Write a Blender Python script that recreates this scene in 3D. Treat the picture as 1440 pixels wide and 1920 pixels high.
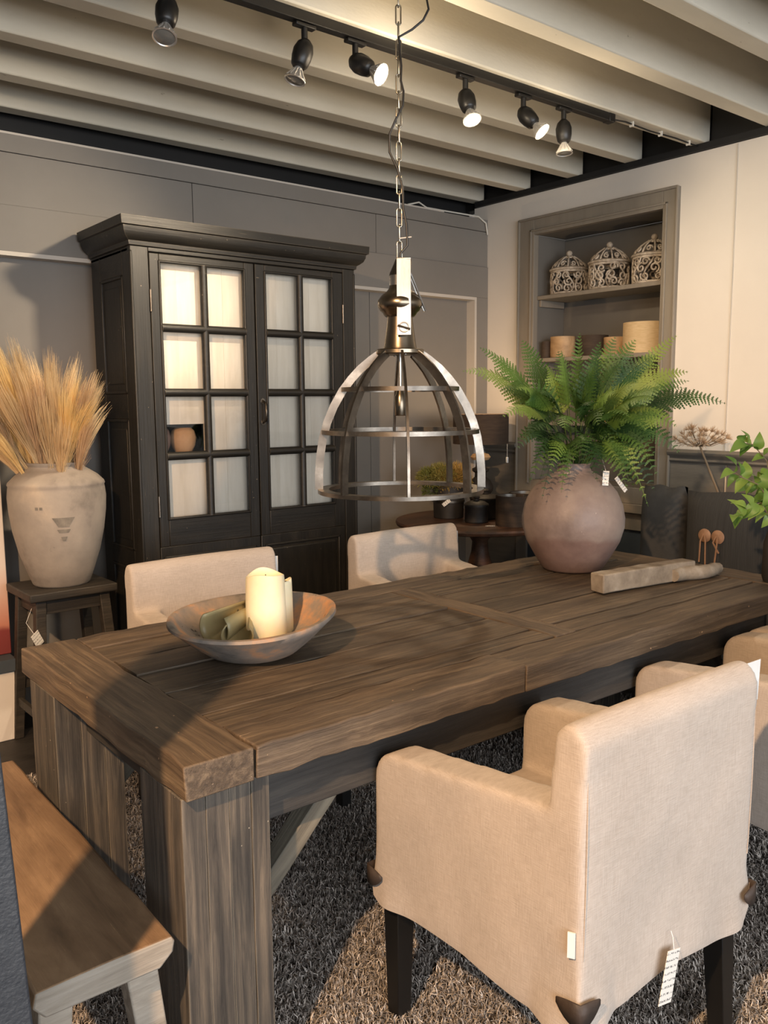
import bpy, bmesh, math, random
import numpy as np
from mathutils import Vector, Matrix, Euler

for o in list(bpy.data.objects):
    bpy.data.objects.remove(o)
scene = bpy.context.scene
COL = scene.collection
PI = math.pi
random.seed(7)
rng = np.random.default_rng(7)

def S(r, g, b):
    f = lambda c: (c/255/12.92) if c/255 <= 0.04045 else ((c/255+0.055)/1.055)**2.4
    return (f(r), f(g), f(b), 1)

# ------------------------------------------------------------------ camera
CAM = Vector((-0.64210494, -1.38209111, 1.42958537))
YAW, PITCH, ROLL, FPX = 0.89164625, 0.12942111, -0.00779020516, 1594.52
cd = bpy.data.cameras.new('camera')
cam = bpy.data.objects.new('camera', cd); COL.objects.link(cam)
fwd = Vector((math.cos(YAW)*math.cos(PITCH), math.sin(YAW)*math.cos(PITCH), -math.sin(PITCH)))
rgt = Vector((math.sin(YAW), -math.cos(YAW), 0))
upv = rgt.cross(fwd)
r2 = math.cos(ROLL)*rgt + math.sin(ROLL)*upv
u2 = -math.sin(ROLL)*rgt + math.cos(ROLL)*upv
cam.matrix_world = Matrix(((r2.x, u2.x, -fwd.x, CAM.x), (r2.y, u2.y, -fwd.y, CAM.y),
                           (r2.z, u2.z, -fwd.z, CAM.z), (0, 0, 0, 1)))
cd.sensor_fit = 'VERTICAL'; cd.sensor_height = 36.0; cd.sensor_width = 27.0
cd.lens = FPX/1920*36.0
cd.clip_start = 0.02
scene.camera = cam

# ------------------------------------------------------------------ world, exposure, big lights
w = bpy.data.worlds.new('world'); scene.world = w; w.use_nodes = True
w.node_tree.nodes['Background'].inputs[0].default_value = (1.0, 0.93, 0.86, 1)
w.node_tree.nodes['Background'].inputs[1].default_value = 0.16
vs = scene.view_settings
vs.view_transform = 'Standard'; vs.look = 'None'; vs.gamma = 1.0; vs.exposure = 0.12
vs.use_curve_mapping = False
WARM = (1.0, 0.70, 0.42)

def aim(o, loc, target):
    o.location = loc
    o.rotation_euler = (Vector(target)-Vector(loc)).to_track_quat('-Z', 'Y').to_euler()
def spot(name, loc, target, energy, angle, blend=.3, color=WARM, size=.03):
    l = bpy.data.lights.new(name, 'SPOT'); l.energy = energy; l.spot_size = math.radians(angle)
    l.spot_blend = blend; l.color = color; l.shadow_soft_size = size
    o = bpy.data.objects.new(name, l); COL.objects.link(o); aim(o, loc, target); return o
def area(name, loc, target, energy, sx, sy, color):
    l = bpy.data.lights.new(name, 'AREA'); l.shape = 'RECTANGLE'; l.size = sx; l.size_y = sy
    l.energy = energy; l.color = color
    o = bpy.data.objects.new(name, l); COL.objects.link(o); aim(o, loc, target); return o
def point(name, loc, energy, color=WARM, size=.03):
    l = bpy.data.lights.new(name, 'POINT'); l.energy = energy; l.color = color; l.shadow_soft_size = size
    o = bpy.data.objects.new(name, l); COL.objects.link(o); o.location = loc; return o

# daylight of the shop front behind the photographer
area('shop_window_light', (-0.2, -5.0, 1.7), (0.6, 0.5, 1.1), 270, 5.6, 2.4, (0.91, 0.95, 1.0))
# the shop's own ceiling spots behind the photographer
spot('ceiling_spot_light', (-1.55, -1.2, 2.62), (0.55, 0.45, 0.5), 480, 78, .5, (1.0, .63, .34), .035)
spot('ceiling_spot_light_2', (-1.6, .95, 2.62), (.3, 1.65, .1), 120, 46, .6, (1.0, .66, .38), .035)

# ------------------------------------------------------------------ materials
MATS = {}
def newmat(name):
    m = bpy.data.materials.new(name); m.use_nodes = True; MATS[name] = m
    nt = m.node_tree; b = nt.nodes['Principled BSDF']
    return m, nt, b
def N(nt, t, **kw):
    n = nt.nodes.new(t)
    for k, v in kw.items():
        if k in n.inputs: n.inputs[k].default_value = v
        else: setattr(n, k, v)
    return n
def coords(nt, scale=(1, 1, 1), rand=True):
    tc = N(nt, 'ShaderNodeTexCoord')
    mp = N(nt, 'ShaderNodeMapping'); mp.inputs['Scale'].default_value = scale
    nt.links.new(tc.outputs['Object'], mp.inputs['Vector'])
    if rand:
        oi = N(nt, 'ShaderNodeObjectInfo')
        vm = N(nt, 'ShaderNodeVectorMath', operation='SCALE'); vm.inputs['Scale'].default_value = 37.0
        nt.links.new(oi.outputs['Random'], vm.inputs[0])
        cx = N(nt, 'ShaderNodeCombineXYZ')
        nt.links.new(oi.outputs['Random'], cx.inputs[0]); nt.links.new(oi.outputs['Random'], cx.inputs[1]); nt.links.new(oi.outputs['Random'], cx.inputs[2])
        nt.links.new(cx.outputs[0], vm.inputs[0])
        ad = N(nt, 'ShaderNodeVectorMath', operation='ADD')
        nt.links.new(mp.outputs[0], ad.inputs[0]); nt.links.new(vm.outputs[0], ad.inputs[1])
        return ad.outputs[0]
    return mp.outputs[0]
coords_ = coords
def ramp(nt, stops):
    r = N(nt, 'ShaderNodeValToRGB'); e = r.color_ramp.elements
    e[0].position, e[0].color = stops[0]; e[1].position, e[1].color = stops[-1]
    for p, c in stops[1:-1]:
        x = e.new(p); x.color = c
    return r
def bump(nt, b, h, strength=.3, dist=.01):
    bp = N(nt, 'ShaderNodeBump'); bp.inputs['Strength'].default_value = strength; bp.inputs['Distance'].default_value = dist
    nt.links.new(h, bp.inputs['Height']); nt.links.new(bp.outputs[0], b.inputs['Normal'])
def mix(nt, fac, a, b, mode='MIX'):
    m = N(nt, 'ShaderNodeMix', data_type='RGBA', blend_type=mode)
    if isinstance(fac, float): m.inputs[0].default_value = fac
    else: nt.links.new(fac, m.inputs[0])
    for i, v in ((6, a), (7, b)):
        if isinstance(v, tuple): m.inputs[i].default_value = v
        else: nt.links.new(v, m.inputs[i])
    return m.outputs[2]

def mat_wood(name, c_dark, c_mid, c_light, rough=.7, grain=14, stain=None, var=.35, bumps=.35, worn=None, edge=None, axis=0):
    def coords(nt, scale, rand=True, _c=coords_):
        k = list(scale); k[0], k[axis] = k[axis], k[0]
        return _c(nt, tuple(k), rand)
    return _wood(name, c_dark, c_mid, c_light, rough, grain, stain, var, bumps, worn, edge, coords)
def _wood(name, c_dark, c_mid, c_light, rough, grain, stain, var, bumps, worn, edge, coords):
    """old boards: the grain runs along each board's own X axis"""
    m, nt, b = newmat(name)
    v = coords(nt, (1.2, grain, grain))
    n1 = N(nt, 'ShaderNodeTexNoise', Scale=2.2, Detail=8.0, Roughness=.65, Distortion=.6); nt.links.new(v, n1.inputs['Vector'])
    r = ramp(nt, [(.25, c_dark), (.5, c_mid), (.75, c_light)]); nt.links.new(n1.outputs['Fac'], r.inputs[0])
    v2 = coords(nt, (2.0, 5.0, 5.0))
    n2 = N(nt, 'ShaderNodeTexNoise', Scale=1.3, Detail=5.0, Roughness=.6); nt.links.new(v2, n2.inputs['Vector'])
    r2_ = ramp(nt, [(.40, (1, 1, 1, 1)), (.62, stain if stain else (.6, .6, .6, 1))]); nt.links.new(n2.outputs['Fac'], r2_.inputs[0])
    col = mix(nt, .75, r.outputs[0], r2_.outputs[0], 'MULTIPLY')
    if worn:
        v4 = coords(nt, (3, 60, 60)); n4 = N(nt, 'ShaderNodeTexNoise', Scale=1.6, Detail=6.0, Roughness=.7); nt.links.new(v4, n4.inputs['Vector'])
        r4 = ramp(nt, [(.66, (0, 0, 0, 1)), (.74, (1, 1, 1, 1))]); nt.links.new(n4.outputs['Fac'], r4.inputs[0])
        col = mix(nt, r4.outputs[0], col, worn)
    if edge:
        bv = N(nt, 'ShaderNodeBevel', samples=4); bv.inputs['Radius'].default_value = .006
        gg = N(nt, 'ShaderNodeNewGeometry'); dt = N(nt, 'ShaderNodeVectorMath', operation='DOT_PRODUCT')
        nt.links.new(bv.outputs[0], dt.inputs[0]); nt.links.new(gg.outputs['Normal'], dt.inputs[1])
        v6 = coords(nt, (9, 25, 25)); n6 = N(nt, 'ShaderNodeTexNoise', Scale=1.5, Detail=5.0); nt.links.new(v6, n6.inputs['Vector'])
        iv = N(nt, 'ShaderNodeMath', operation='SUBTRACT'); iv.inputs[0].default_value = 1.0; nt.links.new(dt.outputs['Value'], iv.inputs[1])
        sb_ = N(nt, 'ShaderNodeMath', operation='MULTIPLY'); nt.links.new(iv.outputs[0], sb_.inputs[0]); nt.links.new(n6.outputs['Fac'], sb_.inputs[1])
        r6 = ramp(nt, [(.025, (0, 0, 0, 1)), (.09, (.8, .8, .8, 1))]); nt.links.new(sb_.outputs[0], r6.inputs[0])
        col = mix(nt, r6.outputs[0], col, edge)
        v7 = coords(nt, (1, 1, 1)); n7 = N(nt, 'ShaderNodeTexNoise', Scale=75.0, Detail=1.0); nt.links.new(v7, n7.inputs['Vector'])
        r7 = ramp(nt, [(.785, (0, 0, 0, 1)), (.80, (1, 1, 1, 1))]); nt.links.new(n7.outputs['Fac'], r7.inputs[0])
        col = mix(nt, r7.outputs[0], col, tuple(min(1, c*1.3) for c in edge[:3])+(1,))
    oi = N(nt, 'ShaderNodeObjectInfo')
    hv = N(nt, 'ShaderNodeHueSaturation'); nt.links.new(col, hv.inputs['Color'])
    mr = N(nt, 'ShaderNodeMapRange'); mr.inputs['To Min'].default_value = 1-var; mr.inputs['To Max'].default_value = 1+var
    nt.links.new(oi.outputs['Random'], mr.inputs['Value']); nt.links.new(mr.outputs[0], hv.inputs['Value'])
    nt.links.new(hv.outputs[0], b.inputs['Base Color'])
    b.inputs['Roughness'].default_value = rough
    v3 = coords(nt, (1.5, 60, 60)); n3 = N(nt, 'ShaderNodeTexNoise', Scale=2.0, Detail=6.0, Roughness=.7); nt.links.new(v3, n3.inputs['Vector'])
    bump(nt, b, n3.outputs['Fac'], bumps, .006)
    return m
def mat_mottled(name, stops, scale=4.0, rough=.6, bumps=.15, bscale=30.0, metallic=0.0, stretch=(1, 1, 1), dist=.004, rand=True, fine=None):
    m, nt, b = newmat(name)
    v = coords(nt, stretch, rand)
    n = N(nt, 'ShaderNodeTexNoise', Scale=scale, Detail=7.0, Roughness=.6); nt.links.new(v, n.inputs['Vector'])
    r = ramp(nt, stops); nt.links.new(n.outputs['Fac'], r.inputs[0])
    col = r.outputs[0]
    if fine:
        n5 = N(nt, 'ShaderNodeTexNoise', Scale=fine[0], Detail=4.0, Roughness=.7); nt.links.new(v, n5.inputs['Vector'])
        r5 = ramp(nt, [(fine[1], (0, 0, 0, 1)), (fine[1]+.05, (1, 1, 1, 1))]); nt.links.new(n5.outputs['Fac'], r5.inputs[0])
        col = mix(nt, r5.outputs[0], col, fine[2])
    nt.links.new(col, b.inputs['Base Color'])
    b.inputs['Roughness'].default_value = rough; b.inputs['Metallic'].default_value = metallic
    n2 = N(nt, 'ShaderNodeTexNoise', Scale=bscale, Detail=5.0); nt.links.new(v, n2.inputs['Vector'])
    bump(nt, b, n2.outputs['Fac'], bumps, dist)
    return m
def mat_plain(name, c, rough=.6, metallic=0.0, spec=.5):
    m, nt, b = newmat(name)
    v = coords(nt, (1, 1, 1)); n = N(nt, 'ShaderNodeTexNoise', Scale=9.0, Detail=4.0); nt.links.new(v, n.inputs['Vector'])
    d = tuple(x*.86 for x in c[:3])+(1,); l = tuple(min(1, x*1.1) for x in c[:3])+(1,)
    r = ramp(nt, [(.3, d), (.7, l)]); nt.links.new(n.outputs['Fac'], r.inputs[0]); nt.links.new(r.outputs[0], b.inputs['Base Color'])
    b.inputs['Roughness'].default_value = rough; b.inputs['Metallic'].default_value = metallic
    b.inputs['Specular IOR Level'].default_value = spec
    return m
def mat_linen(name, c1, c2):
    m, nt, b = newmat(name)
    tc = N(nt, 'ShaderNodeTexCoord')
    outs = []
    for sc in ((700, 700, 40), (38, 38, 760)):
        mp = N(nt, 'ShaderNodeMapping'); mp.inputs['Scale'].default_value = sc
        nt.links.new(tc.outputs['Object'], mp.inputs['Vector'])
        n = N(nt, 'ShaderNodeTexNoise', Scale=1.0, Detail=2.0); nt.links.new(mp.outputs[0], n.inputs['Vector']); outs.append(n.outputs['Fac'])
    ad = N(nt, 'ShaderNodeMath', operation='ADD'); nt.links.new(outs[0], ad.inputs[0]); nt.links.new(outs[1], ad.inputs[1])
    r = ramp(nt, [(.75, c1), (1.2, c2)]); nt.links.new(ad.outputs[0], r.inputs[0])
    hf = N(nt, 'ShaderNodeMath', operation='MULTIPLY'); hf.inputs[1].default_value = .5; nt.links.new(ad.outputs[0], hf.inputs[0])
    r.color_ramp.elements[0].position = .36; r.color_ramp.elements[1].position = .64; nt.links.new(hf.outputs[0], r.inputs[0])
    n3 = N(nt, 'ShaderNodeTexNoise', Scale=5.0, Detail=3.0); nt.links.new(tc.outputs['Object'], n3.inputs['Vector'])
    r3 = ramp(nt, [(.35, (.88, .88, .88, 1)), (.65, (1, 1, 1, 1))]); nt.links.new(n3.outputs['Fac'], r3.inputs[0])
    nt.links.new(mix(nt, 1.0, r.outputs[0], r3.outputs[0], 'MULTIPLY'), b.inputs['Base Color'])
    b.inputs['Roughness'].default_value = .9; b.inputs['Specular IOR Level'].default_value = .15
    b.inputs['Sheen Weight'].default_value = .15
    n4 = N(nt, 'ShaderNodeTexNoise', Scale=11.0, Detail=2.0); nt.links.new(tc.outputs['Object'], n4.inputs['Vector'])
    a2 = N(nt, 'ShaderNodeMath', operation='MULTIPLY_ADD'); a2.inputs[1].default_value = 6.0
    nt.links.new(n4.outputs['Fac'], a2.inputs[0]); nt.links.new(ad.outputs[0], a2.inputs[2])
    bump(nt, b, a2.outputs[0], .25, .0016)
    return m
def mat_emit(name, c, strength):
    m, nt, b = newmat(name)
    b.inputs['Base Color'].default_value = c; b.inputs['Emission Color'].default_value = c
    b.inputs['Emission Strength'].default_value = strength
    return m
def mat_glass(name, tint=(.985, .982, .975, 1), gloss=.06):
    m, nt, b = newmat(name)
    t = N(nt, 'ShaderNodeBsdfTransparent'); t.inputs[0].default_value = tint
    g = N(nt, 'ShaderNodeBsdfGlossy'); g.inputs['Roughness'].default_value = .02
    fr = N(nt, 'ShaderNodeFresnel'); fr.inputs[0].default_value = 1.45
    mx = N(nt, 'ShaderNodeMixShader'); nt.links.new(fr.outputs[0], mx.inputs[0]); nt.links.new(t.outputs[0], mx.inputs[1]); nt.links.new(g.outputs[0], mx.inputs[2])
    nt.links.new(mx.outputs[0], nt.nodes['Material Output'].inputs[0])
    return m
def mat_leaf(name, c1, c2, trans=.25, rough=.5, var=.25, hue=.018):
    m, nt, b = newmat(name)
    v = coords(nt, (1, 1, 1)); n = N(nt, 'ShaderNodeTexNoise', Scale=6.0, Detail=3.0); nt.links.new(v, n.inputs['Vector'])
    r = ramp(nt, [(.35, c1), (.65, c2)]); nt.links.new(n.outputs['Fac'], r.inputs[0])
    oi = N(nt, 'ShaderNodeObjectInfo'); hv = N(nt, 'ShaderNodeHueSaturation'); nt.links.new(r.outputs[0], hv.inputs['Color'])
    mr = N(nt, 'ShaderNodeMapRange'); mr.inputs['To Min'].default_value = 1-var; mr.inputs['To Max'].default_value = 1+var
    nt.links.new(oi.outputs['Random'], mr.inputs['Value']); nt.links.new(mr.outputs[0], hv.inputs['Value'])
    mr2 = N(nt, 'ShaderNodeMapRange'); mr2.inputs['To Min'].default_value = .5+hue*.8; mr2.inputs['To Max'].default_value = .5-hue
    nt.links.new(oi.outputs['Random'], mr2.inputs['Value']); nt.links.new(mr2.outputs[0], hv.inputs['Hue'])
    nt.links.new(hv.outputs[0], b.inputs['Base Color']); b.inputs['Roughness'].default_value = rough
    tl = N(nt, 'ShaderNodeBsdfTranslucent'); nt.links.new(hv.outputs[0], tl.inputs[0])
    mx = N(nt, 'ShaderNodeMixShader'); mx.inputs[0].default_value = trans
    nt.links.new(b.outputs[0], mx.inputs[1]); nt.links.new(tl.outputs[0], mx.inputs[2])
    nt.links.new(mx.outputs[0], nt.nodes['Material Output'].inputs[0])
    return m
def mat_tag(name):
    """white card with rows of small grey print"""
    m, nt, b = newmat(name)
    tc = N(nt, 'ShaderNodeTexCoord'); sp = N(nt, 'ShaderNodeSeparateXYZ'); nt.links.new(tc.outputs['Object'], sp.inputs[0])
    wv = N(nt, 'ShaderNodeMath', operation='PINGPONG'); wv.inputs[1].default_value = .0065; nt.links.new(sp.outputs['Z'], wv.inputs[0])
    gt = N(nt, 'ShaderNodeMath', operation='GREATER_THAN'); gt.inputs[1].default_value = .0045; nt.links.new(wv.outputs[0], gt.inputs[0])
    n = N(nt, 'ShaderNodeTexNoise', Scale=260.0, Detail=1.0); nt.links.new(tc.outputs['Object'], n.inputs['Vector'])
    g2 = N(nt, 'ShaderNodeMath', operation='GREATER_THAN'); g2.inputs[1].default_value = .5; nt.links.new(n.outputs['Fac'], g2.inputs[0])
    mu = N(nt, 'ShaderNodeMath', operation='MULTIPLY'); nt.links.new(gt.outputs[0], mu.inputs[0]); nt.links.new(g2.outputs[0], mu.inputs[1])
    nt.links.new(mix(nt, mu.outputs[0], S(236, 232, 224), S(120, 118, 116)), b.inputs['Base Color'])
    b.inputs['Roughness'].default_value = .6
    return m

M = {}
M['table'] = mat_wood('aged_table_wood', S(58, 49, 40), S(98, 83, 67), S(136, 118, 95), .5, 26, stain=(.5, .5, .52, 1), var=.16, bumps=.6, worn=S(160, 140, 116), edge=S(172, 142, 112))
M['table_in'] = mat_wood('aged_table_plank_wood', S(58, 49, 40), S(97, 83, 67), S(136, 118, 95), .5, 26, stain=(.46, .46, .48, 1), var=.2, bumps=.6, worn=S(156, 136, 112))
M['table_leg'] = mat_wood('weathered_leg_wood', S(50, 48, 47), S(92, 85, 77), S(138, 124, 107), .65, 26, stain=(.45, .5, .56, 1), var=.12, bumps=.7, worn=S(172, 158, 138), edge=S(160, 150, 132))
M['apron'] = mat_wood('dark_apron_wood', S(38, 38, 38), S(60, 58, 56), S(84, 80, 74), .7, 18, var=.15)
M['bench'] = mat_wood('bench_wood', S(104, 74, 50), S(150, 112, 78), S(182, 142, 102), .5, 5, stain=(.62, .58, .55, 1), var=.05, bumps=.3, worn=S(200, 168, 132))
M['raw'] = mat_wood('pale_raw_wood', S(120, 110, 98), S(168, 158, 144), S(196, 188, 176), .8, 12, var=.06)
M['black_wood'] = mat_wood('black_painted_wood', S(22, 21, 19), S(33, 31, 27), S(46, 42, 36), .45, 12, var=.08, bumps=.25, worn=S(84, 76, 64), edge=S(98, 88, 74))
M['black_wood_v'] = mat_wood('black_painted_upright_wood', S(22, 21, 19), S(33, 31, 27), S(46, 42, 36), .45, 12, var=.08, bumps=.25, worn=S(84, 76, 64), edge=S(98, 88, 74), axis=2)
M['stool'] = mat_wood('dark_stool_wood', S(30, 27, 24), S(50, 45, 39), S(72, 64, 54), .6, 12, var=.1)
M['legblack'] = mat_plain('black_leg_lacquer', S(20, 19, 18), .45)
M['brown_wood'] = mat_wood('brown_round_table_wood', S(58, 40, 30), S(92, 64, 48), S(120, 86, 64), .45, 10, var=.08)
M['lining'] = mat_mottled('white_painted_lining', [(.3, S(214, 205, 190)), (.7, S(236, 229, 217))], 3.0, .75, .1, 20, stretch=(6, 6, .8))
M['glass'] = mat_glass('window_glass')
M['wall_dark'] = mat_mottled('grey_wall_paint', [(.35, S(124, 119, 113)), (.65, S(131, 126, 120))], 1.5, .75, .05, 60)
M['reveal'] = mat_mottled('pale_edge_tone', [(.35, S(192, 184, 174)), (.65, S(202, 194, 184))], 2, .8, .05, 60)  # brightness of the lit recess sides is put into this edge colour
M['wall_white'] = mat_mottled('white_wall_paint', [(.35, S(222, 214, 204)), (.65, S(230, 222, 212))], 1.2, .8, .05, 70)
M['wains'] = mat_mottled('grey_wainscot_paint', [(.3, S(104, 99, 92)), (.7, S(120, 115, 106))], 4, .65, .2, 40, stretch=(1, 1, 8))
M['niche'] = mat_mottled('taupe_niche_paint', [(.3, S(132, 123, 111)), (.7, S(144, 135, 122))], 3, .6, .1, 40, stretch=(6, 6, 1))
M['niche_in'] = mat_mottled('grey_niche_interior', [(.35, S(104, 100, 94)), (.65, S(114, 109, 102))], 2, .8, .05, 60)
M['bluegrey'] = mat_plain('blue_grey_panel_paint', S(72, 80, 88), .7)
M['beam'] = mat_mottled('limewashed_beam', [(.3, S(206, 199, 182)), (.7, S(218, 211, 195))], 2.5, .8, .12, 40, stretch=(1, 3, 3), fine=(9.0, .70, S(160, 150, 132)))
M['black'] = mat_plain('matt_black_paint', S(24, 24, 25), .7)
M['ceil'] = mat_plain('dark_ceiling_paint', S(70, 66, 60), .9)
M['floor'] = mat_wood('dark_floor_wood', S(24, 22, 21), S(38, 35, 33), S(52, 48, 45), .55, 8, var=.1)
M['brace'] = mat_wood('grey_green_brace_wood', S(84, 80, 70), S(116, 110, 97), S(140, 134, 118), .75, 14, var=.06)
M['linen'] = mat_linen('natural_linen', S(180, 168, 157), S(200, 189, 179))
M['leather'] = mat_mottled('dark_brown_leather', [(.35, S(52, 43, 38)), (.65, S(68, 57, 50))], 20, .6, .2, 120)
M['white'] = mat_plain('white_card', S(238, 236, 232), .6)
M['tag'] = mat_tag('printed_tag_card')
M['steel'] = mat_mottled('brushed_steel', [(.3, S(120, 116, 110)), (.7, S(196, 194, 190))], 3.0, .34, .15, 60, 1.0, (4, 4, 1), .001)
M['antique'] = mat_mottled('antique_bronze_metal', [(.3, S(96, 86, 74)), (.7, S(148, 136, 118))], 5.0, .28, .05, 50, 1.0)
M['iron'] = mat_mottled('rubbed_dark_iron', [(.3, S(86, 80, 74)), (.55, S(132, 124, 114)), (.75, S(188, 180, 168))], 8.0, .36, .2, 60, 1.0, (1, 1, 1), .001)
M['chain'] = mat_plain('brass_chain_metal', S(184, 178, 164), .25, 1.0)
M['plastic'] = mat_plain('black_plastic', S(26, 25, 24), .38)
M['reflector'] = mat_plain('silver_reflector', S(222, 220, 216), .38, .8)
M['bulb_on'] = mat_emit('lit_bulb_face', (1.0, .80, .50, 1), 30.0)
M['bulb_off'] = mat_plain('unlit_bulb_face', S(120, 118, 112), .1)
M['stoolvase'] = mat_mottled('grey_beige_stoneware', [(.28, S(104, 97, 91)), (.45, S(140, 131, 122)), (.62, S(154, 144, 133)), (.8, S(180, 164, 145))], 4.5, .85, .3, 40, fine=(14.0, .68, S(118, 110, 102)))
M['fernvase'] = mat_mottled('brown_violet_earthenware', [(.28, S(98, 84, 79)), (.5, S(132, 116, 109)), (.72, S(156, 141, 130))], 4.0, .5, .3, 45, fine=(40.0, .70, S(196, 180, 166)))
_nt = M['fernvase'].node_tree; _b = _nt.nodes['Principled BSDF']
_tc = N(_nt, 'ShaderNodeTexCoord'); _sp = N(_nt, 'ShaderNodeSeparateXYZ'); _nt.links.new(_tc.outputs['Object'], _sp.inputs[0])
_nz = N(_nt, 'ShaderNodeTexNoise', Scale=6.0, Detail=4.0); _nt.links.new(_tc.outputs['Object'], _nz.inputs['Vector'])
_ma = N(_nt, 'ShaderNodeMath', operation='MULTIPLY_ADD'); _ma.inputs[1].default_value = .09; _nt.links.new(_nz.outputs['Fac'], _ma.inputs[0]); _nt.links.new(_sp.outputs['Z'], _ma.inputs[2])
_rp = ramp(_nt, [(.165, (.80, .69, .68, 1)), (.185, (1, 1, 1, 1))]); _nt.links.new(_ma.outputs[0], _rp.inputs[0])
_old = _b.inputs['Base Color'].links[0].from_socket
_nt.links.new(mix(_nt, 1.0, _old, _rp.outputs[0], 'MULTIPLY'), _b.inputs['Base Color'])
M['bowl'] = mat_mottled('scorched_clay_bowl', [(.3, S(84, 80, 77)), (.44, S(128, 120, 112)), (.54, S(150, 134, 120)), (.64, S(196, 146, 106))], 7.5, .75, .6, 24, fine=(12.0, .66, S(54, 46, 42)))
M['wax'] = mat_mottled('ivory_wax', [(.3, S(232, 220, 184)), (.7, S(246, 238, 208))], 5, .5, .1, 20)
M['wax'].node_tree.nodes['Principled BSDF'].inputs['Subsurface Weight'].default_value = .35
M['wax'].node_tree.nodes['Principled BSDF'].inputs['Subsurface Radius'].default_value = (.03, .02, .01)
M['olivewax'] = mat_plain('olive_dry_pod', S(160, 146, 106), .4)
M['grass'] = mat_leaf('dry_straw', S(208, 182, 142), S(234, 212, 172), .35, .7, .2, 0)
M['fern'] = mat_leaf('fern_green', S(58, 92, 38), S(106, 136, 60), .3, .55, .4)
M['stem'] = mat_plain('green_stem', S(70, 84, 40), .6)
M['leaf'] = mat_leaf('fresh_leaf_green', S(98, 134, 56), S(134, 164, 82), .35, .45, .2)
M['twig'] = mat_plain('grey_brown_twig', S(120, 104, 84), .8)
M['umbel'] = mat_leaf('dry_seed_beige', S(184, 158, 130), S(214, 190, 162), .35, .9, .1, 0)
M['lattice'] = mat_mottled('antiqued_white_ceramic', [(.3, S(132, 116, 98)), (.5, S(188, 174, 156)), (.72, S(220, 208, 192))], 30, .75, .3, 120)
M['shade_wood'] = mat_wood('pale_veneer_shade', S(150, 118, 84), S(186, 152, 112), S(204, 172, 132), .6, 6, var=.1, bumps=.05)
M['shade_linen'] = mat_mottled('beige_linen_shade', [(.3, S(196, 168, 126)), (.7, S(212, 186, 146))], 30, .9, .2, 200, stretch=(1, 1, 4))
M['shade_dark'] = mat_mottled('dark_brown_shade', [(.3, S(56, 44, 36)), (.7, S(74, 60, 48))], 12, .8, .2, 150, stretch=(1, 1, 6))
M['copper'] = mat_plain('copper_foil', S(200, 150, 100), .35, .8)
M['silver_in'] = mat_plain('silver_foil_lining', S(170, 166, 160), .3, .9)
M['blackpot'] = mat_mottled('black_wooden_ware', [(.3, S(30, 28, 27)), (.7, S(50, 46, 43))], 10, .55, .2, 60)
M['moss'] = mat_leaf('moss_green', S(112, 124, 60), S(160, 150, 80), .2, .8, .3)
M['sofa'] = mat_mottled('charcoal_ribbed_cloth', [(.35, S(46, 47, 48)), (.65, S(60, 61, 62))], 6, .95, .7, 5, stretch=(1, 110, 1), dist=.004, rand=False)
M['sofa_plain'] = mat_mottled('charcoal_plain_cloth', [(.35, S(58, 58, 58)), (.65, S(72, 71, 70))], 6, .95, .2, 90)
M['tan'] = mat_mottled('tan_leather', [(.3, S(130, 98, 74)), (.7, S(160, 124, 98))], 30, .6, .2, 100)
M['log'] = mat_mottled('grey_driftwood', [(.3, S(110, 98, 84)), (.55, S(150, 138, 122)), (.8, S(186, 178, 166))], 12, .85, .4, 50)
M['post'] = mat_mottled('blue_black_coated_steel', [(.35, S(46, 52, 60)), (.65, S(56, 62, 70))], 40, .5, .6, 160, dist=.003)
M['clay'] = mat_mottled('pale_terracotta', [(.3, S(168, 128, 92)), (.7, S(198, 160, 122))], 8, .8, .2, 50)
M['bulb_wire'] = mat_plain('white_cable_sheath', S(220, 216, 206), .5)

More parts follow.
